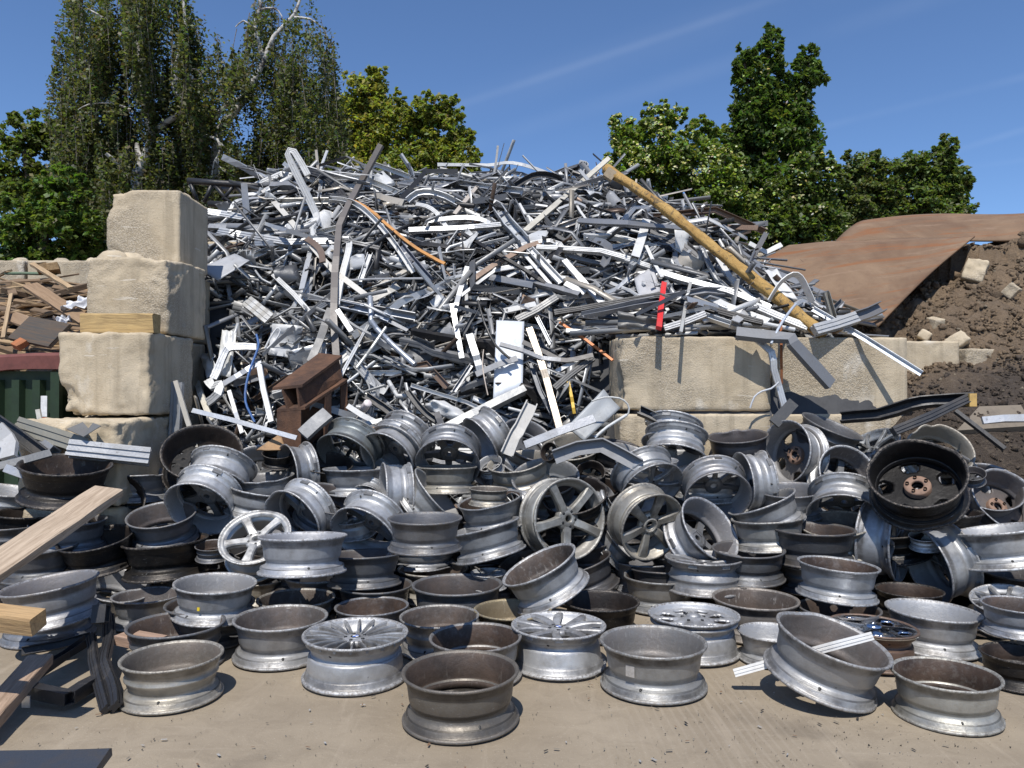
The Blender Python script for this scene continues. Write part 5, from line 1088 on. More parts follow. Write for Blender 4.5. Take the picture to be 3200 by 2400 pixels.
def sheet(crop, pts, zs, th, col, mat, label, name='sheet_scrap', cat='metal sheet', off=.1, n=10, wave=.01, fold=0., group='large sheets on the scrap heap'):
    """four corners traced, a thin bent panel"""
    Pp = [cp(crop, *p) for p in pts]
    if zs is None:
        S = [surf(*p) for p in Pp]; g = [s_ for s_ in S if s_]; zs = [(s_ if s_ else sum(g) / len(g)) - off for s_ in S]
    a, b, c, d = [at(p[0], p[1], z) for p, z in zip(Pp, zs)]; nrm = (b - a).cross(d - a).normalized(); V = []
    if nrm.y > 0: nrm = -nrm
    for s_ in (0, 1):
        for j in range(n + 1):
            for i in range(n + 1):
                u, v = i / n, j / n; V.append(a.lerp(b, u).lerp(d.lerp(c, u), v) + nrm * (wave * noise.noise((u * 3 + a.x, v * 3, a.z)) * 2 + fold * math.sin(math.pi * u)) - nrm * th * s_)
    k = (n + 1) ** 2; F_ = [(j * (n + 1) + i, j * (n + 1) + i + 1, (j + 1) * (n + 1) + i + 1, (j + 1) * (n + 1) + i) for j in range(n) for i in range(n)]
    F_ = F_ + [tuple(x + k for x in f[::-1]) for f in F_]; ring = list(range(n + 1)) + [(j + 1) * (n + 1) - 1 for j in range(1, n + 1)] + [n * (n + 1) + i for i in range(n - 1, -1, -1)] + [j * (n + 1) for j in range(n - 1, 0, -1)]
    F_ += [(ring[(i + 1) % len(ring)], ring[i], ring[i] + k, ring[(i + 1) % len(ring)] + k) for i in range(len(ring))]
    v, c = centred(V); o = obj(name, mesh(name, v, F_, [mat], True), None, c, col); tag(o, label, cat, group); return o
w1, pg, gr, dg, bk, bg_, br = [p[0] for p in PAL]; PM, BM = 'painted_metal', 'bare_metal'
pg = PAL[0][0]; w1 = PAL[1][0]; gr = PAL[2][0]
H = hero
H('X', [(1191, 453), (1090, 640), (1060, 708), (1046, 857), (1043, 1000), (1055, 1167)], 'box', .06, .05, (.13, .115, .105), PM, 'long grey-brown kinked pole standing against the heap', 'pole', .28, twist=0)
H('S4', [(1215, 290), (1090, 75), (1035, 100), (1130, 310), (1290, 640), (1300, 720), (1255, 790), (1270, 860)], 'rib', .075, .04, w1, PM, 'bent white ribbed profile folded over at the crest', 'window_profile', .22, smooth=True)
H('S4', [(800, 420), (1000, 640), (1190, 870), (1450, 1170), (1800, 1430)], 'flat', .075, .012, (.50, .48, .44), PM, 'long pale perforated strip crossing the upper left heap', off=.2)
H('S4', [(1790, 1440), (2050, 1310)], 'flat', .09, .012, (.42, .40, .36), PM, 'bent end of pale plate beside the grey pole', off=.16)
H('S4', [(1200, 870), (1290, 930), (1340, 1000), (1350, 1090)], 'flat', .06, .012, (.12, .08, .06), PM, 'short brown curled strip left of the grey pole', off=.24, smooth=True)
H('S4', [(400, 810), (700, 860), (1040, 915), (1450, 905), (1600, 890)], 'rib', .07, .06, (.40, .41, .42), BM, 'dark and white ribbed profile running level from the top block', 'window_profile', .16)
H('S4', [(290, 630), (670, 690)], 'rib', .08, .05, pg, BM, 'silver profile poking out beside the top concrete block', 'window_profile', .12)
H('S4', [(310, 765), (950, 795)], 'box', .05, .05, gr, BM, 'level grey bar just below the silver profile', off=.08)
H('S4', [(1640, 530), (1740, 580), (1850, 660), (1960, 760), (2080, 860), (2212, 960), (2330, 1030), (2480, 1110)], 'flat', .04, .03, (.48, .23, .07), 'object_matt', 'orange crumbling foam strip curving down the heap', 'foam_strip', .2, smooth=True, crumple=.2, cat='foam strip')
H('S4', [(1420, 510), (1620, 540), (1800, 670), (2000, 900), (2180, 1170)], 'channel', .06, .05, w1, PM, 'curved white strip beside the orange foam', off=.17, smooth=True)
H('S4', [(1000, 340), (1200, 265), (1380, 310), (1480, 400), (1560, 500)], 'rib', .07, .05, (.03, .03, .032), PM, 'black arched profile on the left crest', 'window_profile', .12, smooth=True)
H('S4', [(720, 395), (970, 285), (1200, 320), (1480, 390), (1890, 430)], 'rib', .08, .05, w1, PM, 'long white profile along the left crest', 'window_profile', .06)
H('S4', [(960, 270), (1150, 490)], 'channel', .06, .05, gr, PM, 'grey channel leaning into the left crest', 'channel_profile', .16)
H('S4', [(490, 630), (540, 540), (620, 510), (800, 495)], 'flat', .06, .012, pg, BM, 'strip with a drooping end above the top block', off=.2, smooth=True)
H('S4', [(800, 545), (1410, 535)], 'channel', .09, .06, (.5, .49, .46), BM, 'wide level pale channel behind the bent white profile', 'channel_profile', .13)
H('S4', [(1600, 900), (1590, 1000), (1550, 1150), (1510, 1320), (1480, 1490)], 'rib', .07, .03, w1, PM, 'white corrugated strip hanging right of the grey pole', 'window_profile', .2, smooth=True)
H('S4', [(1790, 1010), (1690, 1290)], 'channel', .06, .03, pg, BM, 'short steep channel right of the corrugated strip', 'channel_profile', .14)
H('S4', [(1292, 55), (1312, 250), (1322, 400)], 'box', .03, .02, (.42, .37, .31), PM, 'weathered upright stick above the left crest', 'pole', 0, zs=9.2)
H('S4', [(1775, 400), (1795, 205), (1840, 190), (2000, 245), (2150, 300)], 'angle', .05, .04, w1, PM, 'white angle frame standing up on the crest', 'angle_strip', 0, zs=9.0)
H('S4', [(1900, 860), (1820, 1060), (1700, 1290)], 'angle', .05, .05, dg, PM, 'dark angle leaning in the left middle of the heap', 'angle_strip', .1)
H('S4', [(660, 1030), (740, 1180), (800, 1250), (880, 1290)], 'pipe', .025, .025, pg, BM, 'thin bent pipe right of the tilted grey tray', 'pipe', .15, smooth=True)
H('S4', [(2130, 960), (1990, 740)], 'box', .03, .03, gr, BM, 'thin grey bar beside the orange foam strip', off=.1)
H('S4', [(900, 1210), (1100, 1400), (1230, 1550)], 'rib', .05, .04, w1, PM, 'white profile slanting left of the corrugated strip', 'window_profile', .14)
H('S4', [(1520, 1480), (2200, 1600)], 'channel', .08, .06, gr, BM, 'long shaded channel below the corrugated strip', 'channel_profile', .14)
sheet('S4', [(205, 1150), (540, 1010), (680, 1075), (385, 1255)], None, .006, (.33, .34, .36), PM, 'tilted grey tray-like sheet jutting beside the left stack', off=.3, wave=.005)
# jagged ends sticking up along the crest
rsC = random.Random(77)
for i in range(15):
    x = rsC.uniform(-2.9, 1.5); y = rsC.uniform(8.8, 9.9); p0 = Vector((x, y, Hh(x, y) - .1)); an = rsC.gauss(0, .8); L = rsC.uniform(.25, .6); dd = Vector((math.sin(an), rsC.gauss(0, .2), max(.25, math.cos(an)))).normalized()
    cl_, cw_ = pick(rsC); sct = rsC.choice(('angle', 'rib', 'flat', 'channel')); wd = rsC.uniform(.03, .06); nme, word = KW[sct]
    piece(nme, resample([p0, p0 + dd * L * .6, p0 + dd * L + Vector((rsC.gauss(0, .08), 0, rsC.gauss(0, .05)))], .2), sct, wd, .008 if sct == 'flat' else wd * .7, cl_, PM if rsC.random() < .5 else BM, auto_label(cw_, word, 'protruding', L, dd, p0 + dd * L * .5), 'metal scrap', 'metal offcuts in the scrap heap', 0, .1)
# lattice mast
def lattice():
    z = 8.9; root = obj('lattice_mast', None, None, atc('S4', 400, 540, z)); tag(root, 'black tubular lattice mast on the heap behind the top block', 'lattice mast')
    def bar(nm, a, b, r, dz=0.): 
        P = resample([atc('S4', *a, z + dz) - root.location, atc('S4', *b, z + dz) - root.location], .3); v, f = sweep(P, 'pipe', r, r); obj(nm, mesh(nm, v, f, ['object_satin'], True), root, color=(.018, .018, .02))
    bar('chord', (110, 340), (900, 400), .075); bar('chord', (300, 550), (900, 590), .075); bar('chord', (380, 390), (900, 470), .05, .45)
    for a, b in (((330, 370), (260, 540)), ((350, 370), (500, 550)), ((130, 350), (190, 520)), ((560, 390), (700, 560)), ((530, 385), (430, 520))): bar('brace', a, b, .045)
lattice()
H('S5', [(1930, 130), (1540, 470), (1150, 805)], 'box', .065, .03, (.50, .47, .40), PM, 'long pale weathered board pointing up right on the crest', 'board', .22, hollow=False)
H('S5', [(930, 470), (1080, 370), (1220, 292), (1340, 280), (1460, 310), (1475, 350), (1440, 370)], 'angle', .05, .05, (.03, .03, .032), PM, 'black curled strip arching over the crest', 'angle_strip', .15, smooth=True)
H('S5', [(902, 15), (890, 130), (872, 240), (855, 385)], 'flat', .025, .01, (.38, .37, .35), PM, 'thin strip standing alone against the sky', off=0, zs=9.2, smooth=True)
H('S5', [(905, 600), (1010, 745), (1150, 900)], 'channel', .125, .09, (.42, .44, .46), BM, 'grey gutter box slanting in the upper middle', 'channel_profile', .25, up=(-.3, -.6, .8))
H('S5', [(80, 800), (560, 782), (925, 750)], 'rib', .06, .05, (.45, .46, .47), BM, 'level silver profile left of the grey gutter box', 'window_profile', .2)
H('S5', [(500, 655), (625, 500), (755, 350)], 'box', .05, .035, (.42, .37, .32), PM, 'weathered bar rising right below the crest', off=.2)
H('S5', [(690, 595), (860, 460), (1065, 310)], 'angle', .05, .05, pg, BM, 'silver angle rising right toward the black curl', 'angle_strip', .18)
H('S5', [(580, 830), (800, 960), (1150, 1160), (1330, 1280), (1455, 1370)], 'rib', .03, .03, (.02, .02, .022), PM, 'black rubber-lined strip crossing the middle diagonally', 'rubber_strip', .24)
H('S5', [(75, 525), (160, 460), (280, 450), (420, 490), (560, 565)], 'channel', .085, .05, (.50, .51, .52), BM, 'wide silver channel bowed at the left crest', 'channel_profile', .2, smooth=True)
H('S5', [(260, 712), (430, 690), (600, 680), (740, 695), (825, 735)], 'flat', .07, .02, pg, BM, 'bowed silver strip left of the gutter box', off=.18, smooth=True)
H('S5', [(150, 560), (250, 580), (340, 640), (430, 770)], 'rib', .05, .03, w1, PM, 'white strip with yellow edge bending downward', 'window_profile', .16, smooth=True)
H('S5', [(1260, 955), (1850, 990), (2030, 1040), (2212, 1100)], 'rib', .055, .045, w1, PM, 'long white ribbed profile left of the white block', 'window_profile', .22)
H('S5', [(1200, 970), (1480, 1270)], 'channel', .08, .04, w1, PM, 'bright white channel below the gutter box', 'channel_profile', .22)
H('S5', [(1520, 1285), (1705, 1375)], 'flat', .075, .02, w1, PM, 'short sunlit white plate right of middle', off=.24)
H('S5', [(1140, 1010), (1390, 1300)], 'flat', .045, .015, w1, PM, 'narrow white strip beside the bright white channel', off=.18)
H('S5', [(960, 1540), (1250, 1475)], 'flat', .07, .015, w1, PM, 'white plate above the big white panel', off=.24)
H('S5', [(570, 800), (590, 1095)], 'pipe', .02, .02, (.03, .03, .03), PM, 'short black rod hanging from the level silver profile', 'pipe', .22)
H('S5', [(1945, 345), (1900, 500), (1800, 775)], 'pipe', .02, .02, (.03, .03, .03), PM, 'black rod hanging near the top of the yellow pole', 'pipe', .25)
H('S5', [(1515, 1080), (1700, 1290), (1870, 1480)], 'box', .065, .04, (.55, .56, .57), BM, 'silver box tube slanting down right of middle', 'box_tube', .22)
H('S5', [(1185, 850), (1480, 760), (1700, 685), (1890, 555)], 'angle', .045, .04, (.35, .33, .31), BM, 'grey angle strip rising right beneath the pale board', 'angle_strip', .15)
H('S5', [(640, 1270), (860, 1120), (1170, 945), (1330, 900)], 'flat', .05, .02, (.26, .18, .13), PM, 'brownish strip rising right in the middle of the heap', off=.16)
H('S5', [(430, 1000), (460, 950), (700, 880), (880, 820)], 'pipe', .035, .035, pg, BM, 'bent silver tube in the middle left of the heap', 'pipe', .18, smooth=True)
H('S5', [(0, 930), (120, 1080), (270, 1250)], 'channel', .07, .05, (.10, .11, .14), PM, 'dark blue-grey channel below the orange foam', 'channel_profile', .18)
H('S5', [(620, 1130), (540, 1400), (490, 1600)], 'flat', .06, .012, pg, BM, 'shiny strip hanging in the middle left', off=.2)
H('S5', [(560, 1400), (760, 1250), (870, 1170), (1110, 1130)], 'flat', .04, .012, w1, PM, 'white bent strip ending in the heap middle', off=.18)
H('S5', [(1600, 520), (1660, 620), (1760, 760)], 'flat', .035, .012, w1, PM, 'thin white strip below the top of the pale board', off=.2)
H('S5', [(1100, 550), (1150, 640), (1230, 710)], 'flat', .04, .012, w1, PM, 'white strip folded above the grey gutter box', off=.2)
H('S5', [(1250, 560), (1360, 575)], 'flat', .03, .012, w1, PM, 'second leg of the folded white strip', off=.2)
H('S5', [(2212, 690), (1990, 590)], 'rib', .13, .05, (.03, .03, .032), PM, 'black gutter end right under the yellow pole', 'channel_profile', .2)
# yellow wrapped pole
def yellow_pole():
    P = resample([at(1895, 528, 7.75), at(2060, 640, 7.35), at(2300, 830, 6.8), at(2510, 995, 6.36), at(2575, 1045, 6.24)], .12, True); rs = random.Random(5)
    v, f = sweep(P, [(.5 * math.cos(i * math.pi / 8) * (1 + .1 * math.cos(3 * i)), .5 * math.sin(i * math.pi / 8)) for i in range(16)], .12, .10, crumple=.16, rs=rs); v, c = centred(v)
    o = obj('wrapped_pole', mesh('wrapped_pole', v, f, ['wrap'], True), None, c, (.40, .235, .06)); tag(o, 'long yellow-brown paper-wrapped pole sloping down the right of the heap', 'pole')
    cb = MB().box(at(1905, 545, 7.65) - c, (.10, .08, .10), Matrix.Rotation(.6, 3, 'Y')).build('end_cap', ['object_matt'], o, color=(.34, .27, .18))
yellow_pole()
H('S6', [(60, 450), (400, 560), (700, 720), (900, 900), (1020, 1020)], 'channel', .15, .06, (.035, .035, .038), PM, 'black ribbed gutter lying under the yellow pole', 'channel_profile', .16, smooth=True, up=(.3, -.7, .8))
H('S6', [(380, 660), (640, 790), (850, 960)], 'rib', .12, .05, (.10, .10, .105), PM, 'dark grey ribbed panel strip below the black gutter', 'window_profile', .1)
H('S6', [(350, 570), (305, 740), (245, 910)], 'box', .095, .06, w1, PM, 'upright white box offcut left of the black gutter', 'box_tube', .3)
rb_ = H('S6', [(515, 1135), (490, 1330), (468, 1550)], 'box', .052, .03, (.62, .03, .03), PM, 'bright red bar standing at the top of the right wall', 'red_bar', .3, hollow=False)
H('S6', [(1005, 890), (1120, 1080), (1240, 1200), (1350, 1300)], 'flat', .075, .02, w1, PM, 'white strip crossing the lower yellow pole', off=.32)
H('S6', [(895, 590), (1060, 780), (1225, 950)], 'rib', .06, .05, w1, PM, 'white ribbed profile behind the middle of the yellow pole', 'window_profile', 0, zs=[8.1, 7.75, 7.4])
H('S6', [(860, 800), (930, 960), (1000, 1095), (1110, 1195)], 'channel', .045, .03, pg, BM, 'silver channel kinked in front of the yellow pole', 'channel_profile', .36)
sheet('S6', [(1440, 1020), (1555, 1010), (1750, 1290), (1600, 1250)], [7.0, 7.0, 6.7, 6.75], .006, w1, PM, 'white triangular sheet behind the lower yellow pole', wave=.01)
H('S6', [(1480, 1300), (1540, 1200), (1600, 1120), (1700, 1055), (1770, 1080), (1830, 1190), (1885, 1310)], 'flat', .06, .008, (.62, .62, .60), PM, 'pale strip bent in a loop near the end of the yellow pole', off=0, zs=6.45, smooth=True, up=(1, -.6, 0))
H('S6', [(0, 870), (200, 930), (400, 990)], 'rib', .055, .04, w1, PM, 'white profile left of the dark folded cabinet', 'window_profile', .2)
H('S6', [(480, 1040), (700, 1110), (1100, 1210), (1500, 1370)], 'rib', .06, .05, (.50, .51, .52), BM, 'long silver profile falling right below the yellow pole', 'window_profile', .26)
H('S6', [(730, 1065), (1030, 1165)], 'angle', .05, .04, gr, BM, 'grey angle under the kinked silver channel', 'angle_strip', .2)
H('S6', [(350, 790), (420, 940), (500, 1080)], 'flat', .045, .012, w1, PM, 'white strip above the red bar', off=.28)
H('S6', [(760, 1130), (720, 1300), (670, 1590)], 'flat', .035, .02, (.55, .54, .50), BM, 'pale upright strip right of the red bar', off=.34)
H('S6', [(300, 1300), (480, 1250)], 'box', .07, .03, gr, BM, 'grey box tube left of the red bar', 'box_tube', .24)
sheet('S6', [(90, 1390), (470, 1460), (470, 1570), (90, 1560)], [6.28, 6.22, 6.22, 6.28], .01, (.16, .155, .145), PM, 'bent dark grey plate lying on the corner of the right wall', wave=.03)
sheet('S6', [(240, 1090), (420, 980), (490, 1210), (300, 1310)], None, .008, (.40, .40, .41), PM, 'open grey cabinet panel left of the red bar', off=.18)
sheet('S6', [(140, 950), (390, 920), (420, 1010), (250, 1090)], None, .008, (.05, .05, .052), PM, 'dark cabinet lid above the grey cabinet panel', off=.16)
H('S6', [(520, 1555), (700, 1500), (900, 1420)], 'rib', .05, .04, gr, BM, 'dark grey tube lying on the right wall top', 'window_profile', 0, zs=[6.2, 6.18, 6.16])
H('S6', [(1150, 1455), (1450, 1510), (1720, 1565)], 'pipe', .035, .035, w1, PM, 'white pipe lying along the right wall top', 'pipe', 0, zs=[6.3, 6.22, 6.2], smooth=False)
H('S6', [(560, 1300), (900, 1440), (1200, 1540)], 'channel', .06, .04, pg, BM, 'silver channel sloping onto the right wall', 'channel_profile', .2)
H('S6', [(820, 1210), (1100, 1350), (1480, 1490)], 'flat', .09, .02, w1, PM, 'broad white plate strip above the right wall', off=.2)
H('S6', [(1290, 1320), (1560, 1440), (1840, 1550)], 'rib', .06, .04, w1, PM, 'white profile falling right toward the wall end', 'window_profile', 0, zs=[6.5, 6.4, 6.3])
H('R1', [(600, 1065), (760, 1020), (925, 965)], 'rib', .09, .06, (.45, .45, .44), BM, 'thick grooved silver profile resting on the wall end', 'window_profile', 0, zs=[6.15, 6.2, 6.25])
H('R1', [(915, 965), (1020, 930), (1125, 880)], 'channel', .09, .05, (.14, .14, .145), PM, 'dark end of the grooved profile over the soil', 'channel_profile', 0, zs=[6.26, 6.32, 6.4])
H('R1', [(590, 895), (1000, 1130), (1425, 1395)], 'angle', .038, .03, (.60, .63, .66), BM, 'long slim silver bar slanting down over the wall to the soil', 'angle_strip', 0, zs=[6.5, 6.15, 5.95])
H('R1', [(0, 1085), (230, 1110), (420, 1125), (435, 1160), (590, 1330), (725, 1480)], 'channel', .095, .05, (.16, .165, .175), PM, 'dark grey channel drooping in front of the right wall', 'channel_profile', 0, zs=[6.1, 6.05, 6.0, 5.98, 6.02, 6.05], up=(.6, .5, -.6))
H('R1', [(150, 1130), (270, 1230), (290, 1360), (330, 1490), (370, 1650)], 'rib', .05, .02, (.62, .63, .64), BM, 'bundle of thin white strips hanging down the wall', 'window_profile', 0, zs=[6.15, 6.08, 6.08, 6.1, 6.1], smooth=True, crumple=.3)
H('R1', [(345, 990), (348, 1200), (350, 1470)], 'pipe', .022, .022, (.30, .10, .03), 'object_matt', 'thin rusty-orange cord hanging before the right wall', 'cord', 0, zs=[6.2, 6.1, 6.12], smooth=True, cat='cord')
H('R1', [(330, 1460), (270, 1510), (200, 1530), (140, 1575), (108, 1660)], 'pipe', .014, .014, (.5, .52, .55), PM, 'grey cable loop in front of the wall joint', 'cable', 0, zs=6.06, smooth=True, cat='cable')
H('R1', [(460, 860), (380, 960), (320, 1060), (270, 1165)], 'pipe', .022, .022, (.48, .52, .58), BM, 'bent blue-grey rod above the wall joint', 'pipe', 0, zs=[6.2, 6.1, 6.05, 6.0], smooth=True)
H('R1', [(690, 770), (745, 960)], 'channel', .05, .04, (.33, .31, .27), BM, 'upright grey channel stub before the rusty plate', 'channel_profile', 0, zs=6.45)
H('R1', [(745, 900), (820, 830)], 'angle', .04, .03, dg, PM, 'dark angle stub beside the upright channel stub', 'angle_strip', 0, zs=6.5)
H('R1', [(235, 310), (120, 520)], 'angle', .05, .04, (.15, .15, .155), PM, 'dark angle standing behind the yellow pole at right', 'angle_strip', 0, zs=7.6)
H('R1', [(100, 395), (230, 465), (350, 405)], 'flat', .05, .02, (.6, .6, .58), PM, 'white bent strip touching the top of the big plate', off=0, zs=7.7)
# lower face of the heap
sheet('S8', [(890, 150), (1145, 160), (1130, 760), (858, 890)], None, .012, (.58, .61, .65), PM, 'big white panel standing in the lower middle of the heap', off=.30, wave=.004)
H('S8', [(1190, 230), (1270, 450), (1345, 690), (1470, 1150)], 'rib', .065, .05, (.42, .36, .29), BM, 'long brownish post leaning right of the white panel', 'window_profile', .35)
H('S8', [(1200, 540), (1290, 800), (1400, 1010)], 'channel', .04, .03, (.12, .13, .15), PM, 'dark strip beside the long leaning post', 'channel_profile', .26)
sheet('S8', [(1875, 785), (2030, 960), (1700, 1260), (1540, 1130)], [6.0, 5.95, 5.75, 5.8], .012, (.30, .315, .325), PM, 'large grey panel leaning against the right wall end', wave=.004)
H('S8', [(430, 1145), (800, 960), (1145, 790)], 'box', .06, .10, (.36, .36, .35), BM, 'long dark-sided beam rising right below the white panel', 'box_tube', .34)
H('S8', [(920, 370), (1130, 430), (1300, 500), (1480, 520)], 'box', .035, .03, gr, BM, 'grey bar crossing in front of the white panel', off=.40)
H('S8', [(1130, 350), (1350, 450), (1480, 515), (1600, 510), (1780, 470)], 'flat', .04, .01, (.13, .12, .11), PM, 'dark flexible strip right of the white panel', off=.36, smooth=True)
H('S8', [(700, 650), (900, 560), (1080, 500)], 'flat', .05, .015, gr, PM, 'grey strip left of the white panel', off=.36)
sheet('S8', [(220, 950), (400, 880), (640, 1020), (480, 1070)], None, .006, w1, PM, 'curved white sheet lying left of the dark-sided beam', off=.3, wave=.03, fold=.05)
H('S8', [(985, 1385), (1050, 1230), (1110, 1130), (1215, 915)], 'channel', .095, .035, (.38, .37, .35), PM, 'bent pale trough in front of the heap', 'channel_profile', 0, zs=[5.55, 5.6, 5.65, 5.8], smooth=True, crumple=.15)
H('S8', [(1150, 1300), (1450, 1180), (1790, 1055)], 'flat', .06, .02, (.30, .31, .33), BM, 'long grey strip above the chalky-lipped rim', off=0, zs=[5.6, 5.6, 5.65])
H('S8', [(1420, 1410), (1640, 1330), (1860, 1300), (2030, 1390), (2215, 1490)], 'angle', .09, .06, (.19, .195, .205), PM, 'folded dark-grey sheet lying over the rims', 'angle_strip', 0, zs=[5.35, 5.35, 5.35, 5.3, 5.25])
H('S8', [(1550, 720), (1580, 860), (1605, 1010)], 'flat', .035, .03, (.6, .38, .05), PM, 'short yellow bar right of the leaning post', off=.3)
H('S8', [(1470, 170), (1700, 320), (1960, 520)], 'flat', .03, .015, (.55, .18, .05), PM, 'orange-edged strip left of the right wall', off=.2)
H('S8', [(1530, 250), (1860, 265)], 'box', .04, .03, pg, BM, 'pale bar pointing at the right wall corner', off=.25)
H('S8', [(1070, 150), (1250, 60), (1440, -60)], 'rib', .06, .04, (.35, .34, .32), BM, 'ribbed bar rising above the white panel', 'window_profile', .26)
H('S8', [(1260, 120), (1380, 360)], 'channel', .04, .03, pg, BM, 'steep silver strip above the leaning post', 'channel_profile', .28)
H('S8', [(1420, 780), (1560, 660), (1780, 500)], 'rib', .05, .04, (.10, .10, .10), PM, 'dark bar rising right toward the right wall', 'window_profile', .28)
H('S8', [(1410, 640), (1640, 510)], 'flat', .05, .01, w1, PM, 'white strip rising right beside the leaning post', off=.3)
H('S8', [(640, 290), (700, 480), (740, 620)], 'rib', .07, .05, pg, BM, 'steep silver profile left of the white panel', 'window_profile', .26)
H('S8', [(480, 0), (520, 220), (570, 500)], 'flat', .06, .015, (.6, .61, .62), BM, 'long narrow strip hanging left of the white panel', off=.22)
H('S8', [(720, -30), (780, 180), (880, 380), (1010, 500)], 'pipe', .022, .022, (.02, .02, .02), PM, 'black hose curving over the white panel', 'hose', .45, smooth=True, cat='hose')
H('S8', [(770, 420), (760, 560), (780, 700), (810, 840)], 'pipe', .012, .012, (.45, .38, .32), PM, 'thin brown cord left of the white panel', 'cord', .4, smooth=True, cat='cord')
H('S8', [(500, 800), (660, 560)], 'angle', .03, .03, gr, BM, 'thin bar rising right in the dark hollow', 'angle_strip', .25)
H('S8', [(60, 790), (140, 900), (240, 1010), (340, 1080)], 'channel', .05, .04, (.05, .05, .05), PM, 'black bent channel left of the curved white sheet', 'channel_profile', .36, smooth=True)
H('S8', [(340, 1010), (400, 1160)], 'box', .05, .04, (.06, .06, .065), PM, 'short black bar before the curved white sheet', off=.4)
H('S8', [(1000, 960), (1280, 1030)], 'pipe', .03, .03, w1, PM, 'short white tube behind the bent pale trough', 'pipe', .35)
# lower left
def ibeam():
    root = obj('steel_beam', None, None, atc('S7', 1180, 1150, 5.95)); tag(root, 'rusty welded steel beam offcut standing in the lower left heap', 'steel beam')
    A = atc('S7', 890, 770, 5.85); B = atc('S7', 1165, 740, 5.80); Cc = atc('S7', 1530, 475, 6.45); D = atc('S7', 1320, 450, 6.5)
    def slab(nm, q, dn, t):
        q = [p - root.location for p in q]; V = q + [p + Vector(dn) * t for p in q]; c = sum(q, Vector()) / 4
        o = MB().add(V, [(0, 1, 2, 3), (7, 6, 5, 4), (0, 4, 5, 1), (1, 5, 6, 2), (2, 6, 7, 3), (3, 7, 4, 0)]).build(nm, ['rust_beam'], root)
    dn = (0, 0, -1); slab('flange', (A, B, Cc, D), dn, .022)
    h1 = .17; d = Vector((0, 0, -h1)); m = lambda p, q, t: p.lerp(q, t)
    A2 = atc('S7', 930, 970, 5.84); B2 = atc('S7', 1190, 945, 5.80); C2 = atc('S7', 1580, 690, 6.4); D2 = D + (C2 - Cc)
    slab('flange', (A2, B2, C2, D2), dn, .022)
    def wall(nm, p, q, r, s_, t=.016):
        nrm = (q - p).cross(s_ - p).normalized(); slab(nm, (p, q, r, s_), nrm, t)
    e = Vector((0, 0, -.024)); wall('web', m(A, B, .85) + e, m(D, Cc, .85) + e, m(D2, C2, .80), m(A2, B2, .82)); wall('web', m(A, B, .35) + e, m(D, Cc, .35) + e, m(D2, C2, .35), m(A2, B2, .4))
    dz = Vector((0, 0, -.46))
    wall('web', A2 + e, B2.lerp(A2, .15) + e, B2.lerp(A2, .15) + dz, A2 + dz); wall('web', m(A2, B2, .1) + e, m(D2, C2, .1) + e, m(D2, C2, .1) + dz, m(A2, B2, .1) + dz)
    wall('stiffener', m(B2, C2, .45) + e, m(B2, C2, .6) + e, m(B2, C2, .6) + dz, m(B2, C2, .45) + dz); wall('stiffener', C2 + e + Vector((-.05, -.03, 0)), C2 + e, C2 + dz, C2 + dz + Vector((-.05, -.03, 0)))
ibeam()
H('S7', [(1170, 1210), (1290, 1100), (1400, 1010)], 'box', .10, .05, (.17, .175, .185), PM, 'thick grey box tube leaning on the rusty beam', 'box_tube', 0, zs=[5.65, 5.7, 5.75])
H('S7', [(150, 980), (500, 1065), (1110, 1235)], 'flat', .035, .01, (.38, .40, .43), BM, 'long flat silver strap before the rusty beam', off=0, zs=[5.75, 5.7, 5.6])
H('X', [(549, 1190), (585, 1310), (633, 1458)], 'box', .032, .025, (.46, .42, .35), PM, 'pale stick standing in the black truck rim', 'pole', 0, zs=[5.7, 5.68, 5.62], hollow=False)
H('X', [(556, 1195), (545, 1390)], 'channel', .08, .05, (.34, .35, .36), BM, 'grey channel standing beside the left stack', 'channel_profile', 0, zs=[5.95, 5.9])
H('S7', [(740, 400), (520, 395), (450, 450), (390, 600), (345, 690)], 'rib', .07, .03, (.58, .59, .60), BM, 'crumpled bright profile bent downward at lower left', 'window_profile', .3, smooth=True, crumple=.25)
H('S7', [(300, 700), (340, 760), (400, 740), (390, 830), (290, 910)], 'rib', .08, .03, (.52, .53, .54), BM, 'twisted bright profile beside the left stack foot', 'window_profile', .34, smooth=True, crumple=.3)
sheet('S7', [(425, 235), (555, 260), (500, 680), (375, 640)], None, .006, (.58, .58, .56), PM, 'creased white sheet upright at lower left', off=.24, wave=.03)
sheet('S7', [(190, 455), (330, 450), (350, 560), (300, 690)], None, .006, (.55, .57, .58), PM, 'pale torn sheet against the left stack', off=.2, wave=.02)
H('S7', [(440, 735), (600, 640), (745, 550)], 'flat', .065, .01, (.50, .52, .56), BM, 'broad grey strap rising right at lower left', off=.3)
H('S7', [(820, 410), (870, 310), (930, 225), (962, 245), (920, 330), (840, 410)], 'pipe', .018, .018, (.75, .75, .74), PM, 'white cable loop left of the rusty beam', 'cable', .35, smooth=True, cat='cable')
H('S7', [(740, 280), (760, 370), (740, 450), (690, 580), (645, 750), (640, 900), (680, 1000), (725, 1090)], 'pipe', .02, .02, (.03, .10, .28), PM, 'blue cable trailing down left of the rusty beam', 'cable', .36, smooth=True, cat='cable')
H('S7', [(765, 540), (810, 800), (880, 1090)], 'box', .05, .03, (.62, .63, .64), PM, 'white post leaning left of the rusty beam', 'box_tube', .3)
H('S7', [(490, 800), (550, 1000), (610, 1190)], 'flat', .045, .015, (.55, .56, .57), BM, 'bright strip falling right near the truck rim', off=.32)
H('S7', [(165, 630), (230, 830), (330, 1080)], 'rib', .05, .04, (.55, .52, .45), PM, 'dirty white profile leaning along the left stack', 'window_profile', .28)
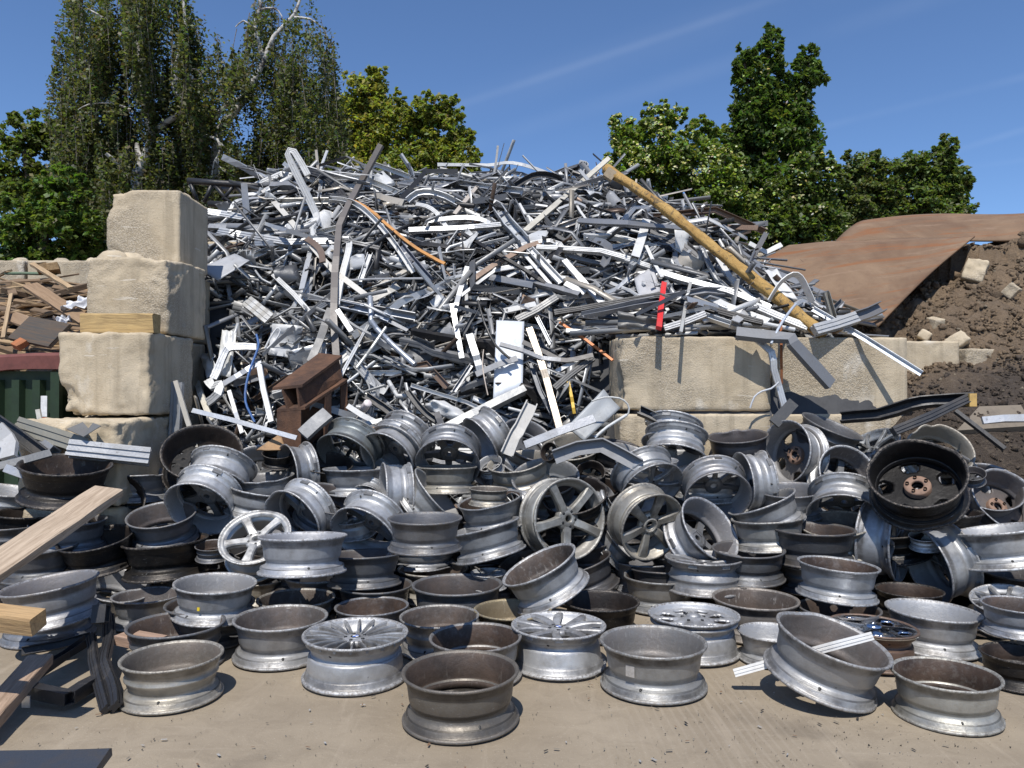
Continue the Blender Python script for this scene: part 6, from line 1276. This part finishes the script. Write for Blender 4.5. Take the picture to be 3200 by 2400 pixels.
H('S7', [(660, -20), (760, 60), (860, 140)], 'rib', .13, .05, (.50, .49, .46), BM, 'wide grooved pale profile end above the white cable', 'window_profile', .24)
H('S7', [(1425, 40), (1370, 200), (1330, 320), (1240, 530)], 'flat', .07, .012, (.15, .15, .15), PM, 'dark blade-like strip left of the grey pole foot', off=.26, smooth=True)
H('S7', [(1790, -60), (1800, 160), (1850, 230), (2000, 380), (2200, 560)], 'pipe', .05, .05, (.30, .33, .38), BM, 'bent blue-grey pipe right of the grey pole', 'pipe', .28)
H('S7', [(1665, 590), (1800, 410), (1935, 215)], 'pipe', .03, .03, (.40, .40, .38), BM, 'thin straight pipe right of the rusty beam', 'pipe', .3)
H('S7', [(1960, 715), (2040, 850), (2120, 850), (2210, 815)], 'pipe', .045, .045, (.5, .5, .49), PM, 'pale elbow pipe right of the rusty beam', 'pipe', .3)
H('S7', [(1740, 840), (1880, 930), (2060, 1060)], 'channel', .06, .04, (.06, .055, .05), PM, 'black bent channel right of the rusty beam', 'channel_profile', .32)
H('S7', [(1490, 60), (1620, 260)], 'rib', .05, .04, (.55, .56, .57), BM, 'steep silver profile right of the grey pole foot', 'window_profile', .28)
H('S7', [(1480, 0), (1800, 70), (1960, 140)], 'channel', .07, .05, (.26, .29, .34), BM, 'blue-grey channel falling right of the grey pole', 'channel_profile', .2)
H('S7', [(1580, 940), (1720, 1030), (1880, 1110)], 'flat', .06, .02, w1, PM, 'white strip low between rusty beam and rims', off=.36)
H('S7', [(1580, 1140), (1900, 1070)], 'flat', .05, .01, (.42, .43, .41), BM, 'greenish-grey strip low right of the rusty beam', off=.4)
can = MB(); vv, ff = lathe([(.001, .06), (.028, .06), (.033, .05), (.033, -.05), (.028, -.06), (.001, -.06)], 14); can.add(vv, ff); oc = can.build('drink_can', ['object_satin'], None, True, (.7, .62, .6), atc('S7', 1750, 940, 6.02)); oc.rotation_euler = (.9, .8, 0); tag(oc, 'crushed white and red drink can right of the rusty beam', 'can')
sheet('S7', [(740, 1345), (960, 1190), (1000, 1300), (960, 1345)], [5.6, 5.75, 5.7, 5.6], .01, (.33, .20, .10), 'object_matt', 'brown board edge below the rusty beam', 'board', 'board', wave=.004)
sheet('S7', [(1600, 1140), (1900, 1130), (1960, 1180), (1740, 1270)], [5.85, 5.9, 5.8, 5.7], .01, (.33, .21, .12), 'object_matt', 'brown board lying behind the dark polished rim', 'board', 'board', wave=.004)
# debris in front of the left stack
H('C4', [(185, 1200), (520, 1310), (870, 1420)], 'rib', .11, .08, (.24, .23, .19), BM, 'thick olive-grey grooved profile before the left stack', 'window_profile', 0, zs=[5.25, 5.2, 5.15])
H('C4', [(690, 1430), (1080, 1470), (1480, 1510)], 'rib', .11, .09, (.34, .345, .35), BM, 'thick bright silver profile lying before the left stack', 'window_profile', 0, zs=[5.1, 5.12, 5.2])
H('C4', [(-60, 1130), (200, 1310), (440, 1490)], 'channel', .08, .05, (.03, .03, .03), PM, 'black channel slanting before the green container', 'channel_profile', 0, zs=[5.2, 5.1, 5.05])
H('C4', [(-40, 1220), (60, 1330), (100, 1400), (80, 1520)], 'flat', .10, .03, (.42, .42, .42), PM, 'white bent plate at the left edge', off=0, zs=[5.0, 5.0, 4.95, 4.9])
H('C4', [(-40, 1420), (200, 1560)], 'box', .06, .05, (.45, .45, .45), PM, 'white tube end at the left edge', 'box_tube', 0, zs=[5.1, 5.0])
H('C4', [(-30, 1610), (250, 1540), (500, 1470)], 'flat', .05, .02, (.14, .145, .15), PM, 'grey flat bar before the big matt black rim', off=0, zs=[4.85, 4.9, 5.0])
H('C4', [(50, 1620), (330, 1720)], 'box', .05, .04, (.45, .46, .48), BM, 'silver tube left of the big matt black rim', 'box_tube', 0, zs=[4.8, 4.85])
H('C4', [(330, 1330), (520, 1480)], 'box', .09, .07, (.30, .31, .32), BM, 'grey box stub before the left stack', 'box_tube', 0, zs=[5.25, 5.1])
H('C4', [(200, 1470), (400, 1350), (520, 1400)], 'flat', .10, .02, (.28, .29, .30), PM, 'folded grey plate before the green container', off=0, zs=[5.3, 5.3, 5.25])
H('C4', [(375, 1040), (395, 1150)], 'box', .03, .02, (.6, .58, .52), PM, 'pale short stick before the green container', 'pole', 0, zs=5.5, hollow=False)
H('C4', [(740, 1200), (850, 1270), (960, 1190)], 'flat', .11, .004, (.13, .13, .125), PM, 'folded dark rag-like sheet on the notched block', off=0, zs=[5.15, 5.1, 5.15], up=(0, -.5, 1))
# right side pieces before the soil
H('R', [(1060, 210), (1300, 190), (1500, 130), (1640, 110), (1900, 95)], 'channel', .08, .06, (.018, .018, .02), PM, 'long black bent frame bar lying against the soil', 'frame_bar', 0, zs=[5.75, 5.6, 5.5, 5.45, 5.4], smooth=True, crumple=.15)
H('R', [(1390, 300), (1620, 205), (1880, 80)], 'rib', .06, .05, (.04, .04, .042), PM, 'second black frame bar meeting it at a foam-filled corner', 'frame_bar', 0, zs=[5.2, 5.25, 5.35])
MB().box(atc('R', 1880, 100, 5.33), (.05, .05, .09)).build('foam_lump', ['object_matt'], None, False, (.55, .36, .12)); fl_ = bpy.data.objects['foam_lump']; tag(fl_, 'small yellow foam lump at the black frame corner', 'foam')
H('R', [(1780, 170), (1930, 285), (2090, 410)], 'box', .028, .028, (.02, .02, .022), PM, 'thin black rod falling right over the soil', 'rod', 0, zs=[5.25, 5.15, 5.05])
H('R', [(1950, 232), (2080, 222), (2220, 215)], 'flat', .05, .03, (.5, .51, .52), BM, 'crumpled foil-like strip on the soil at the right edge', off=0, zs=5.3, crumple=.4)
H('R', [(640, 250), (765, 115)], 'flat', .085, .02, (.04, .042, .045), PM, 'black slotted grille standing before the right wall', 'grille', 0, zs=[5.85, 5.9], hollow=False)
H('R2', [(310, 700), (440, 760), (560, 850), (640, 940), (720, 960)], 'channel', .07, .05, (.02, .02, .022), PM, 'black bent bar hanging before the lower wall block', 'frame_bar', 0, zs=[5.85, 5.8, 5.75, 5.7, 5.65], smooth=True, crumple=.15)
H('R2', [(420, 780), (500, 880)], 'flat', .08, .01, (.10, .10, .10), PM, 'dark flap beneath the black bent bar', off=0, zs=5.85)
H('R2', [(0, 640), (80, 615), (180, 620), (235, 660), (240, 720), (180, 770)], 'pipe', .014, .014, (.5, .5, .48), PM, 'thin grey cable curving over the grey panel', 'cable', 0, zs=5.75, smooth=True, cat='cable')
H('R2', [(20, 880), (100, 810), (230, 730)], 'pipe', .022, .022, (.66, .66, .64), PM, 'white tube before the right wall corner', 'pipe', 0, zs=5.7, smooth=True)
# ------------------------------------------------------------------ timber
TW = [(.36, .24, .13), (.27, .18, .10), (.20, .135, .08), (.42, .30, .17), (.14, .10, .065)]
def timber(a, b, w_, t, col, label, up=(0, -.5, 1), name='timber', group=None):
    a, b = Vector(a), Vector(b); L = (b - a).length; d = (b - a) / L; u = Vector(up); u = (u - d * u.dot(d)).normalized(); s_ = u.cross(d); M = Matrix((d, s_, u)).transposed()
    v = []; n = max(2, int(L / .12)); f = []; rs = random.Random(int(L * 9999))
    for i in range(n + 1):
        x = -L / 2 + L * i / n
        for (y, z) in ((-.5, -.5), (.5, -.5), (.5, .42), (.44, .5), (-.44, .5), (-.5, .42)): v.append((x + (rs.uniform(-.006, .006) if i in (0, n) else 0), y * w_ + rs.uniform(-.003, .003), z * t + rs.uniform(-.002, .002)))
    for i in range(n):
        for j in range(6): f.append((i * 6 + j, i * 6 + (j + 1) % 6, i * 6 + 6 + (j + 1) % 6, i * 6 + 6 + j))
    f += [tuple(range(5, -1, -1)), tuple(range(n * 6, n * 6 + 6))]
    o = obj(name, mesh(name, v, f, ['wood']), None, (a + b) / 2, col); o.rotation_mode = 'QUATERNION'; o.rotation_quaternion = M.to_quaternion(); tag(o, label, 'timber', group); return o
LW = [('the block wall', (150, 830)), ('the yellow timber', (380, 1010)), ('the container rail', (90, 1160)), ('the left edge', (0, 960)), ('the rough fourth-course block', (280, 900)), ('the plastic film', (250, 930)), ('the pale diagonal lath', (160, 870)), ('the tarry board', (120, 1090))]
def wood_heap():
    rs = random.Random(8); G = 'waste timber behind the container'; seen = set()
    hw = lambda x, y: float(np.interp(y, [6.3, 6.8, 7.6, 8.8, 9.5], [1.5, 1.72, 2.15, 2.62, 2.7])) + .1 * noise.noise((x * 2, y * 2, 4))
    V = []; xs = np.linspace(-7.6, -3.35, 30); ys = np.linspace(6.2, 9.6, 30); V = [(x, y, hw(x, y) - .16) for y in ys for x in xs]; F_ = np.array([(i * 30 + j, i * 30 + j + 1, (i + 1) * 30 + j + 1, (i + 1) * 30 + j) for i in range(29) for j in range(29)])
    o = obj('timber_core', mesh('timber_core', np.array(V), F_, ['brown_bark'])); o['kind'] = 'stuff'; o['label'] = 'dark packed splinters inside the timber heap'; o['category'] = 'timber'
    n = 0
    while n < 170:
        y = rs.uniform(6.35, 9.3); x = rs.uniform(-.68 * y, -3.45); L = min(1.6, rs.lognormvariate(-.3, .45)); th = rs.gauss(0, .7); d = Vector((math.cos(th), math.sin(th) * .8, rs.gauss(0, .18) + .15 * math.sin(th))).normalized(); c = Vector((x, y, hw(x, y) + rs.uniform(-.08, .06)))
        a, b = c - d * L / 2, c + d * L / 2
        if max(a.x, b.x) > -3.32 or min(a.y, b.y) < 6.25: continue
        w_, t = rs.choice(((.08, .02), (.05, .025), (.10, .018), (.035, .025), (.07, .06), (.025, .018), (.05, .04))); col = rs.choice(TW); cw = {0: 'tan', 1: 'brown', 2: 'dark brown', 3: 'light', 4: 'blackish'}[TW.index(col)]
        px, py = proj(c); sl = math.degrees(math.atan2(d.z + .2 * d.y, d.x)); sl = (sl + 90) % 180 - 90; tl = 'rising right' if sl > 10 else 'falling right' if sl < -10 else 'level'
        kd = 'board' if w_ > .095 else 'beam' if t > .06 else 'lath' if w_ < .05 else 'batten'; sz = 'long' if L > .9 else 'short' if L < .5 else ''
        for k in range(6):
            q = sorted((math.hypot(px - u[0], py - u[1]), nm, u) for nm, u in LW)[k]; dx, dy = px - q[2][0], py - q[2][1]; rel = ('left of' if dx < 0 else 'right of') if abs(dx) > abs(dy) else ('above' if dy < 0 else 'below')
            lab = ' '.join(z for z in (sz, tl, cw, 'wooden', kd, rel, q[1]) if z)
            if lab not in seen: break
        seen.add(lab); n += 1; timber(a, b, w_, t, tuple(v_ * 1.0 for v_ in col), lab, (rs.gauss(0, .3), -.4, 1), group=G)
    ct = lambda x, y, z: atc('C3', x, y, z)
    timber(ct(320, 870, 7.9), ct(700, 1110, 7.2), .05, .03, (.46, .33, .19), 'pale diagonal lath on top of the timber heap', group=G)
    timber(ct(300, 1080, 7.2), ct(860, 1440, 6.6), .13, .03, (.30, .20, .12), 'wide brown board slanting toward the yellow timber', group=G)
    timber(ct(90, 1380, 6.7), ct(640, 1590, 6.4), .15, .025, (.28, .19, .12), 'wide splintered board above the container rail', group=G)
    timber(ct(60, 960, 8.9), ct(560, 965, 8.8), .06, .02, (.10, .17, .11), 'thin green board before the back wall', group=G)
    timber(ct(30, 1600, 6.3), ct(110, 1170, 6.9), .03, .02, (.45, .33, .2), 'upright pale lath at the left edge', group=G)
    for i, (x, lb) in enumerate(((410, 'left of two pale beam ends on the timber heap'), (520, 'right of two pale beam ends on the timber heap'))): timber(ct(x, 890, 8.4), ct(x + 25, 940, 8.9), .11, .08, (.42, .28, .14), lb, group=G)
    timber(ct(200, 1500, 6.35), ct(600, 1600 - 20, 6.2), .26, .03, (.05, .048, .045), 'black tarry board on the container edge', (0, -.8, .6), group=G)
    timber(ct(150, 1690, 6.15), ct(240, 1630, 6.2), .10, .05, (.42, .14, .05), 'orange-red painted block on the container', group=G)
    # film scraps
    for (pts, z, lab) in (([(600, 1330), (700, 1240), (910, 1180), (850, 1260)], 6.7, 'clear plastic film caught in the timber right side'), ([(520, 1400), (640, 1380), (740, 1420), (620, 1470)], 6.55, 'white plastic film scrap on the timber')):
        sheet('C3', pts, [z, z + .05, z + .1, z], .003, (.62, .63, .66), PM, lab, 'plastic_film', 'plastic film', wave=.05, group='film scraps on the timber heap')
    timber(atc('C3', 830, 1455, 5.74), atc('C3', 1545, 1458, 5.70), .10, .142, (.52, .36, .155), 'sawn yellow timber beam lying on the left block stack', (0, 0, 1))
wood_heap()
def front_wood():
    # long plank resting on the rims
    timber(at(338, 1535, 4.15), at(-260, 1935, 2.95), .165, .042, (.47, .37, .27), 'long weathered plank sloping in from the left edge', (.1, -.35, 1), 'plank')
    timber(at(62, 1722, 3.52), at(-200, 1885, 3.0), .12, .03, (.46, .36, .23), 'short light board lying on the long plank', (.1, -.35, 1), 'plank')
    timber(at(122, 1945, 3.05), at(-220, 1900, 3.1), .085, .075, (.50, .33, .16), 'square sawn timber stub entering from the left edge', (0, -.3, 1), 'timber_stub')
    timber(at(125, 2062, 3.62), at(-75, 2290, 2.95), .11, .05, (.38, .27, .19), 'reddish weathered board lying on the yard at left', (0, 0, 1), 'plank')
    bb = timber(at(318, 2392, 2.52), at(-330, 2405, 2.50), .15, .028, (.02, .024, .032), 'dark painted board at the bottom left corner', (0, -.15, 1), 'plank'); bb.data.materials[0] = MATS['object_satin']; bb.color = (.035, .042, .055, 1)
    timber(at(385, 1990, 3.92), at(500, 2010, 3.85), .12, .05, (.40, .27, .20), 'reddish wood piece between black frame and dark rim', (0, 0, 1), 'plank')
    G = 'black bent profiles on the yard'
    Hh_ = lambda pts, zs, w_, h_, lab, sect='channel', **k: hero('B4', pts, sect, w_, h_, (.022, .022, .024), 'painted_metal', lab, 'frame_profile', 0, zs, cat='frame profile', group=G, **k)
    def gz(x, y, h): 
        px, py = cp('B4', x, y); d = pdir(px, py); return (h - CAMZ) / d.z
    Hh_([(150, 740), (400, 700), (625, 640)], [gz(150, 740, .08), gz(400, 700, .08), gz(625, 640, .10)], .042, .035, 'black profile lying against the wide grey rim', crumple=.12)
    Hh_([(610, 660), (460, 760), (270, 880), (165, 970)], [gz(610, 660, .10), gz(460, 760, .07), gz(270, 880, .07), gz(165, 970, .06)], .042, .04, 'crumpled black profile slanting across the yard', crumple=.18, up=(0, 0, 1))
    Hh_([(150, 990), (300, 1030), (480, 1065)], [gz(150, 990, .05), gz(300, 1030, .05), gz(480, 1065, .05)], .05, .055, 'front black frame piece with a metal hinge', 'box', up=(0, 0, 1))
    Hh_([(480, 1060), (580, 995), (680, 940)], [gz(480, 1060, .05), gz(580, 995, .05), gz(680, 940, .05)], .05, .055, 'black frame corner piece pointing right', 'box', up=(0, 0, 1))
    Hh_([(632, 640), (650, 800), (690, 980), (735, 1140)], [gz(632, 640, .12), gz(650, 800, .09), gz(690, 980, .06), gz(735, 1140, .02)], .04, .03, 'thin black strip standing left of the front left rim', 'rib', crumple=.15)
    Hh_([(745, 500), (755, 640), (720, 820), (770, 960), (800, 1120)], [gz(745, 500, .16), gz(755, 640, .13), gz(720, 820, .10), gz(770, 960, .07), gz(800, 1120, .03)], .055, .03, 'ribbed black strip touching the front left rim', 'rib', crumple=.15, smooth=True)
    Hh_([(650, 490), (745, 480)], [gz(650, 600, .16)] * 2, .09, .05, 'black stub between the left rims', 'box')
    hg = MB().box((0, 0, 0), (.035, .006, .05)).build('hinge', ['foil'], None, False, None, atc('B4', 180, 1090, gz(180, 1110, .03))); tag(hg, 'small bright hinge plate on the front black frame', 'hinge')
    # white stick through the tilted rim
    hero('B6', [(672, 600), (1000, 510), (1408, 402)], 'rib', .035, .03, (.70, .69, .66), 'painted_metal', 'white grooved stick poked through the tilted rim', 'window_profile', 0, [3.55, 3.48, 3.38], cat='metal scrap', crumple=.1)
front_wood()
def litter(n):
    V = []; FF = []; C = []; k = 0; t4 = np.array([(1, 1, 1), (-1, -1, 1), (-1, 1, -1), (1, -1, -1)]) * .6; fi = np.array([(0, 1, 2), (0, 3, 1), (0, 2, 3), (1, 3, 2)])
    for i in range(n):
        y = 2.6 + 2.6 * rng.random() ** 1.3; x = rng.uniform(-.7, .7) * y
        if rng.random() < .45: x = rng.normal(1.3, .55)
        s_ = abs(rng.normal(0, .0015)) + .0012; c = rng.choice([0, 1, 2], p=[.45, .3, .25]); col = ((.38, .34, .28), (.2, .17, .135), (.62, .6, .55))[c]
        V.append(t4 * s_ * rng.uniform(.5, 1.4, (4, 3)) @ np.array(Quaternion(rng.normal(size=4)).normalized().to_matrix()) + np.array([x, y, s_ * .4])); FF.append(fi + k); k += 4; C.append(np.tile(np.array(col), (4, 1)))
    o = obj('grit', mesh('grit', np.concatenate(V), np.concatenate(FF), ['soil'], False, cols=np.concatenate(C))); o['kind'] = 'stuff'; o['label'] = 'loose grit and chips on the concrete yard'; o['category'] = 'grit'
litter(2200)
def flakes(n):
    V = []; FF = []; C = []; rs = random.Random(31)
    for i in range(n):
        y = rs.uniform(2.75, 4.6); x = rs.gauss(0, .45) * y; s_ = rs.uniform(.003, .009); R3 = Matrix.Rotation(rs.uniform(0, 6), 3, 'Z') @ Matrix.Rotation(rs.gauss(0, .35), 3, 'X'); k = len(V); cl = rs.choice(((.45, .44, .42), (.05, .045, .04), (.25, .15, .09), (.3, .26, .2)))
        for (u, v_) in ((-1.6, -.5), (1.4, -.6), (1.6, .5), (-1.2, .6)): p = R3 @ Vector((u * s_, v_ * s_, 0)); V.append((x + p.x, y + p.y, .004 + abs(p.z))); C.append(cl)
        FF.append((k, k + 1, k + 2, k + 3))
    o = obj('litter_flakes', mesh('litter_flakes', np.array(V), np.array(FF), ['heap_metal'], False, cols=np.array(C))); o['kind'] = 'stuff'; o['label'] = 'small metal and wood flakes littering the yard'; o['category'] = 'litter'
flakes(240)
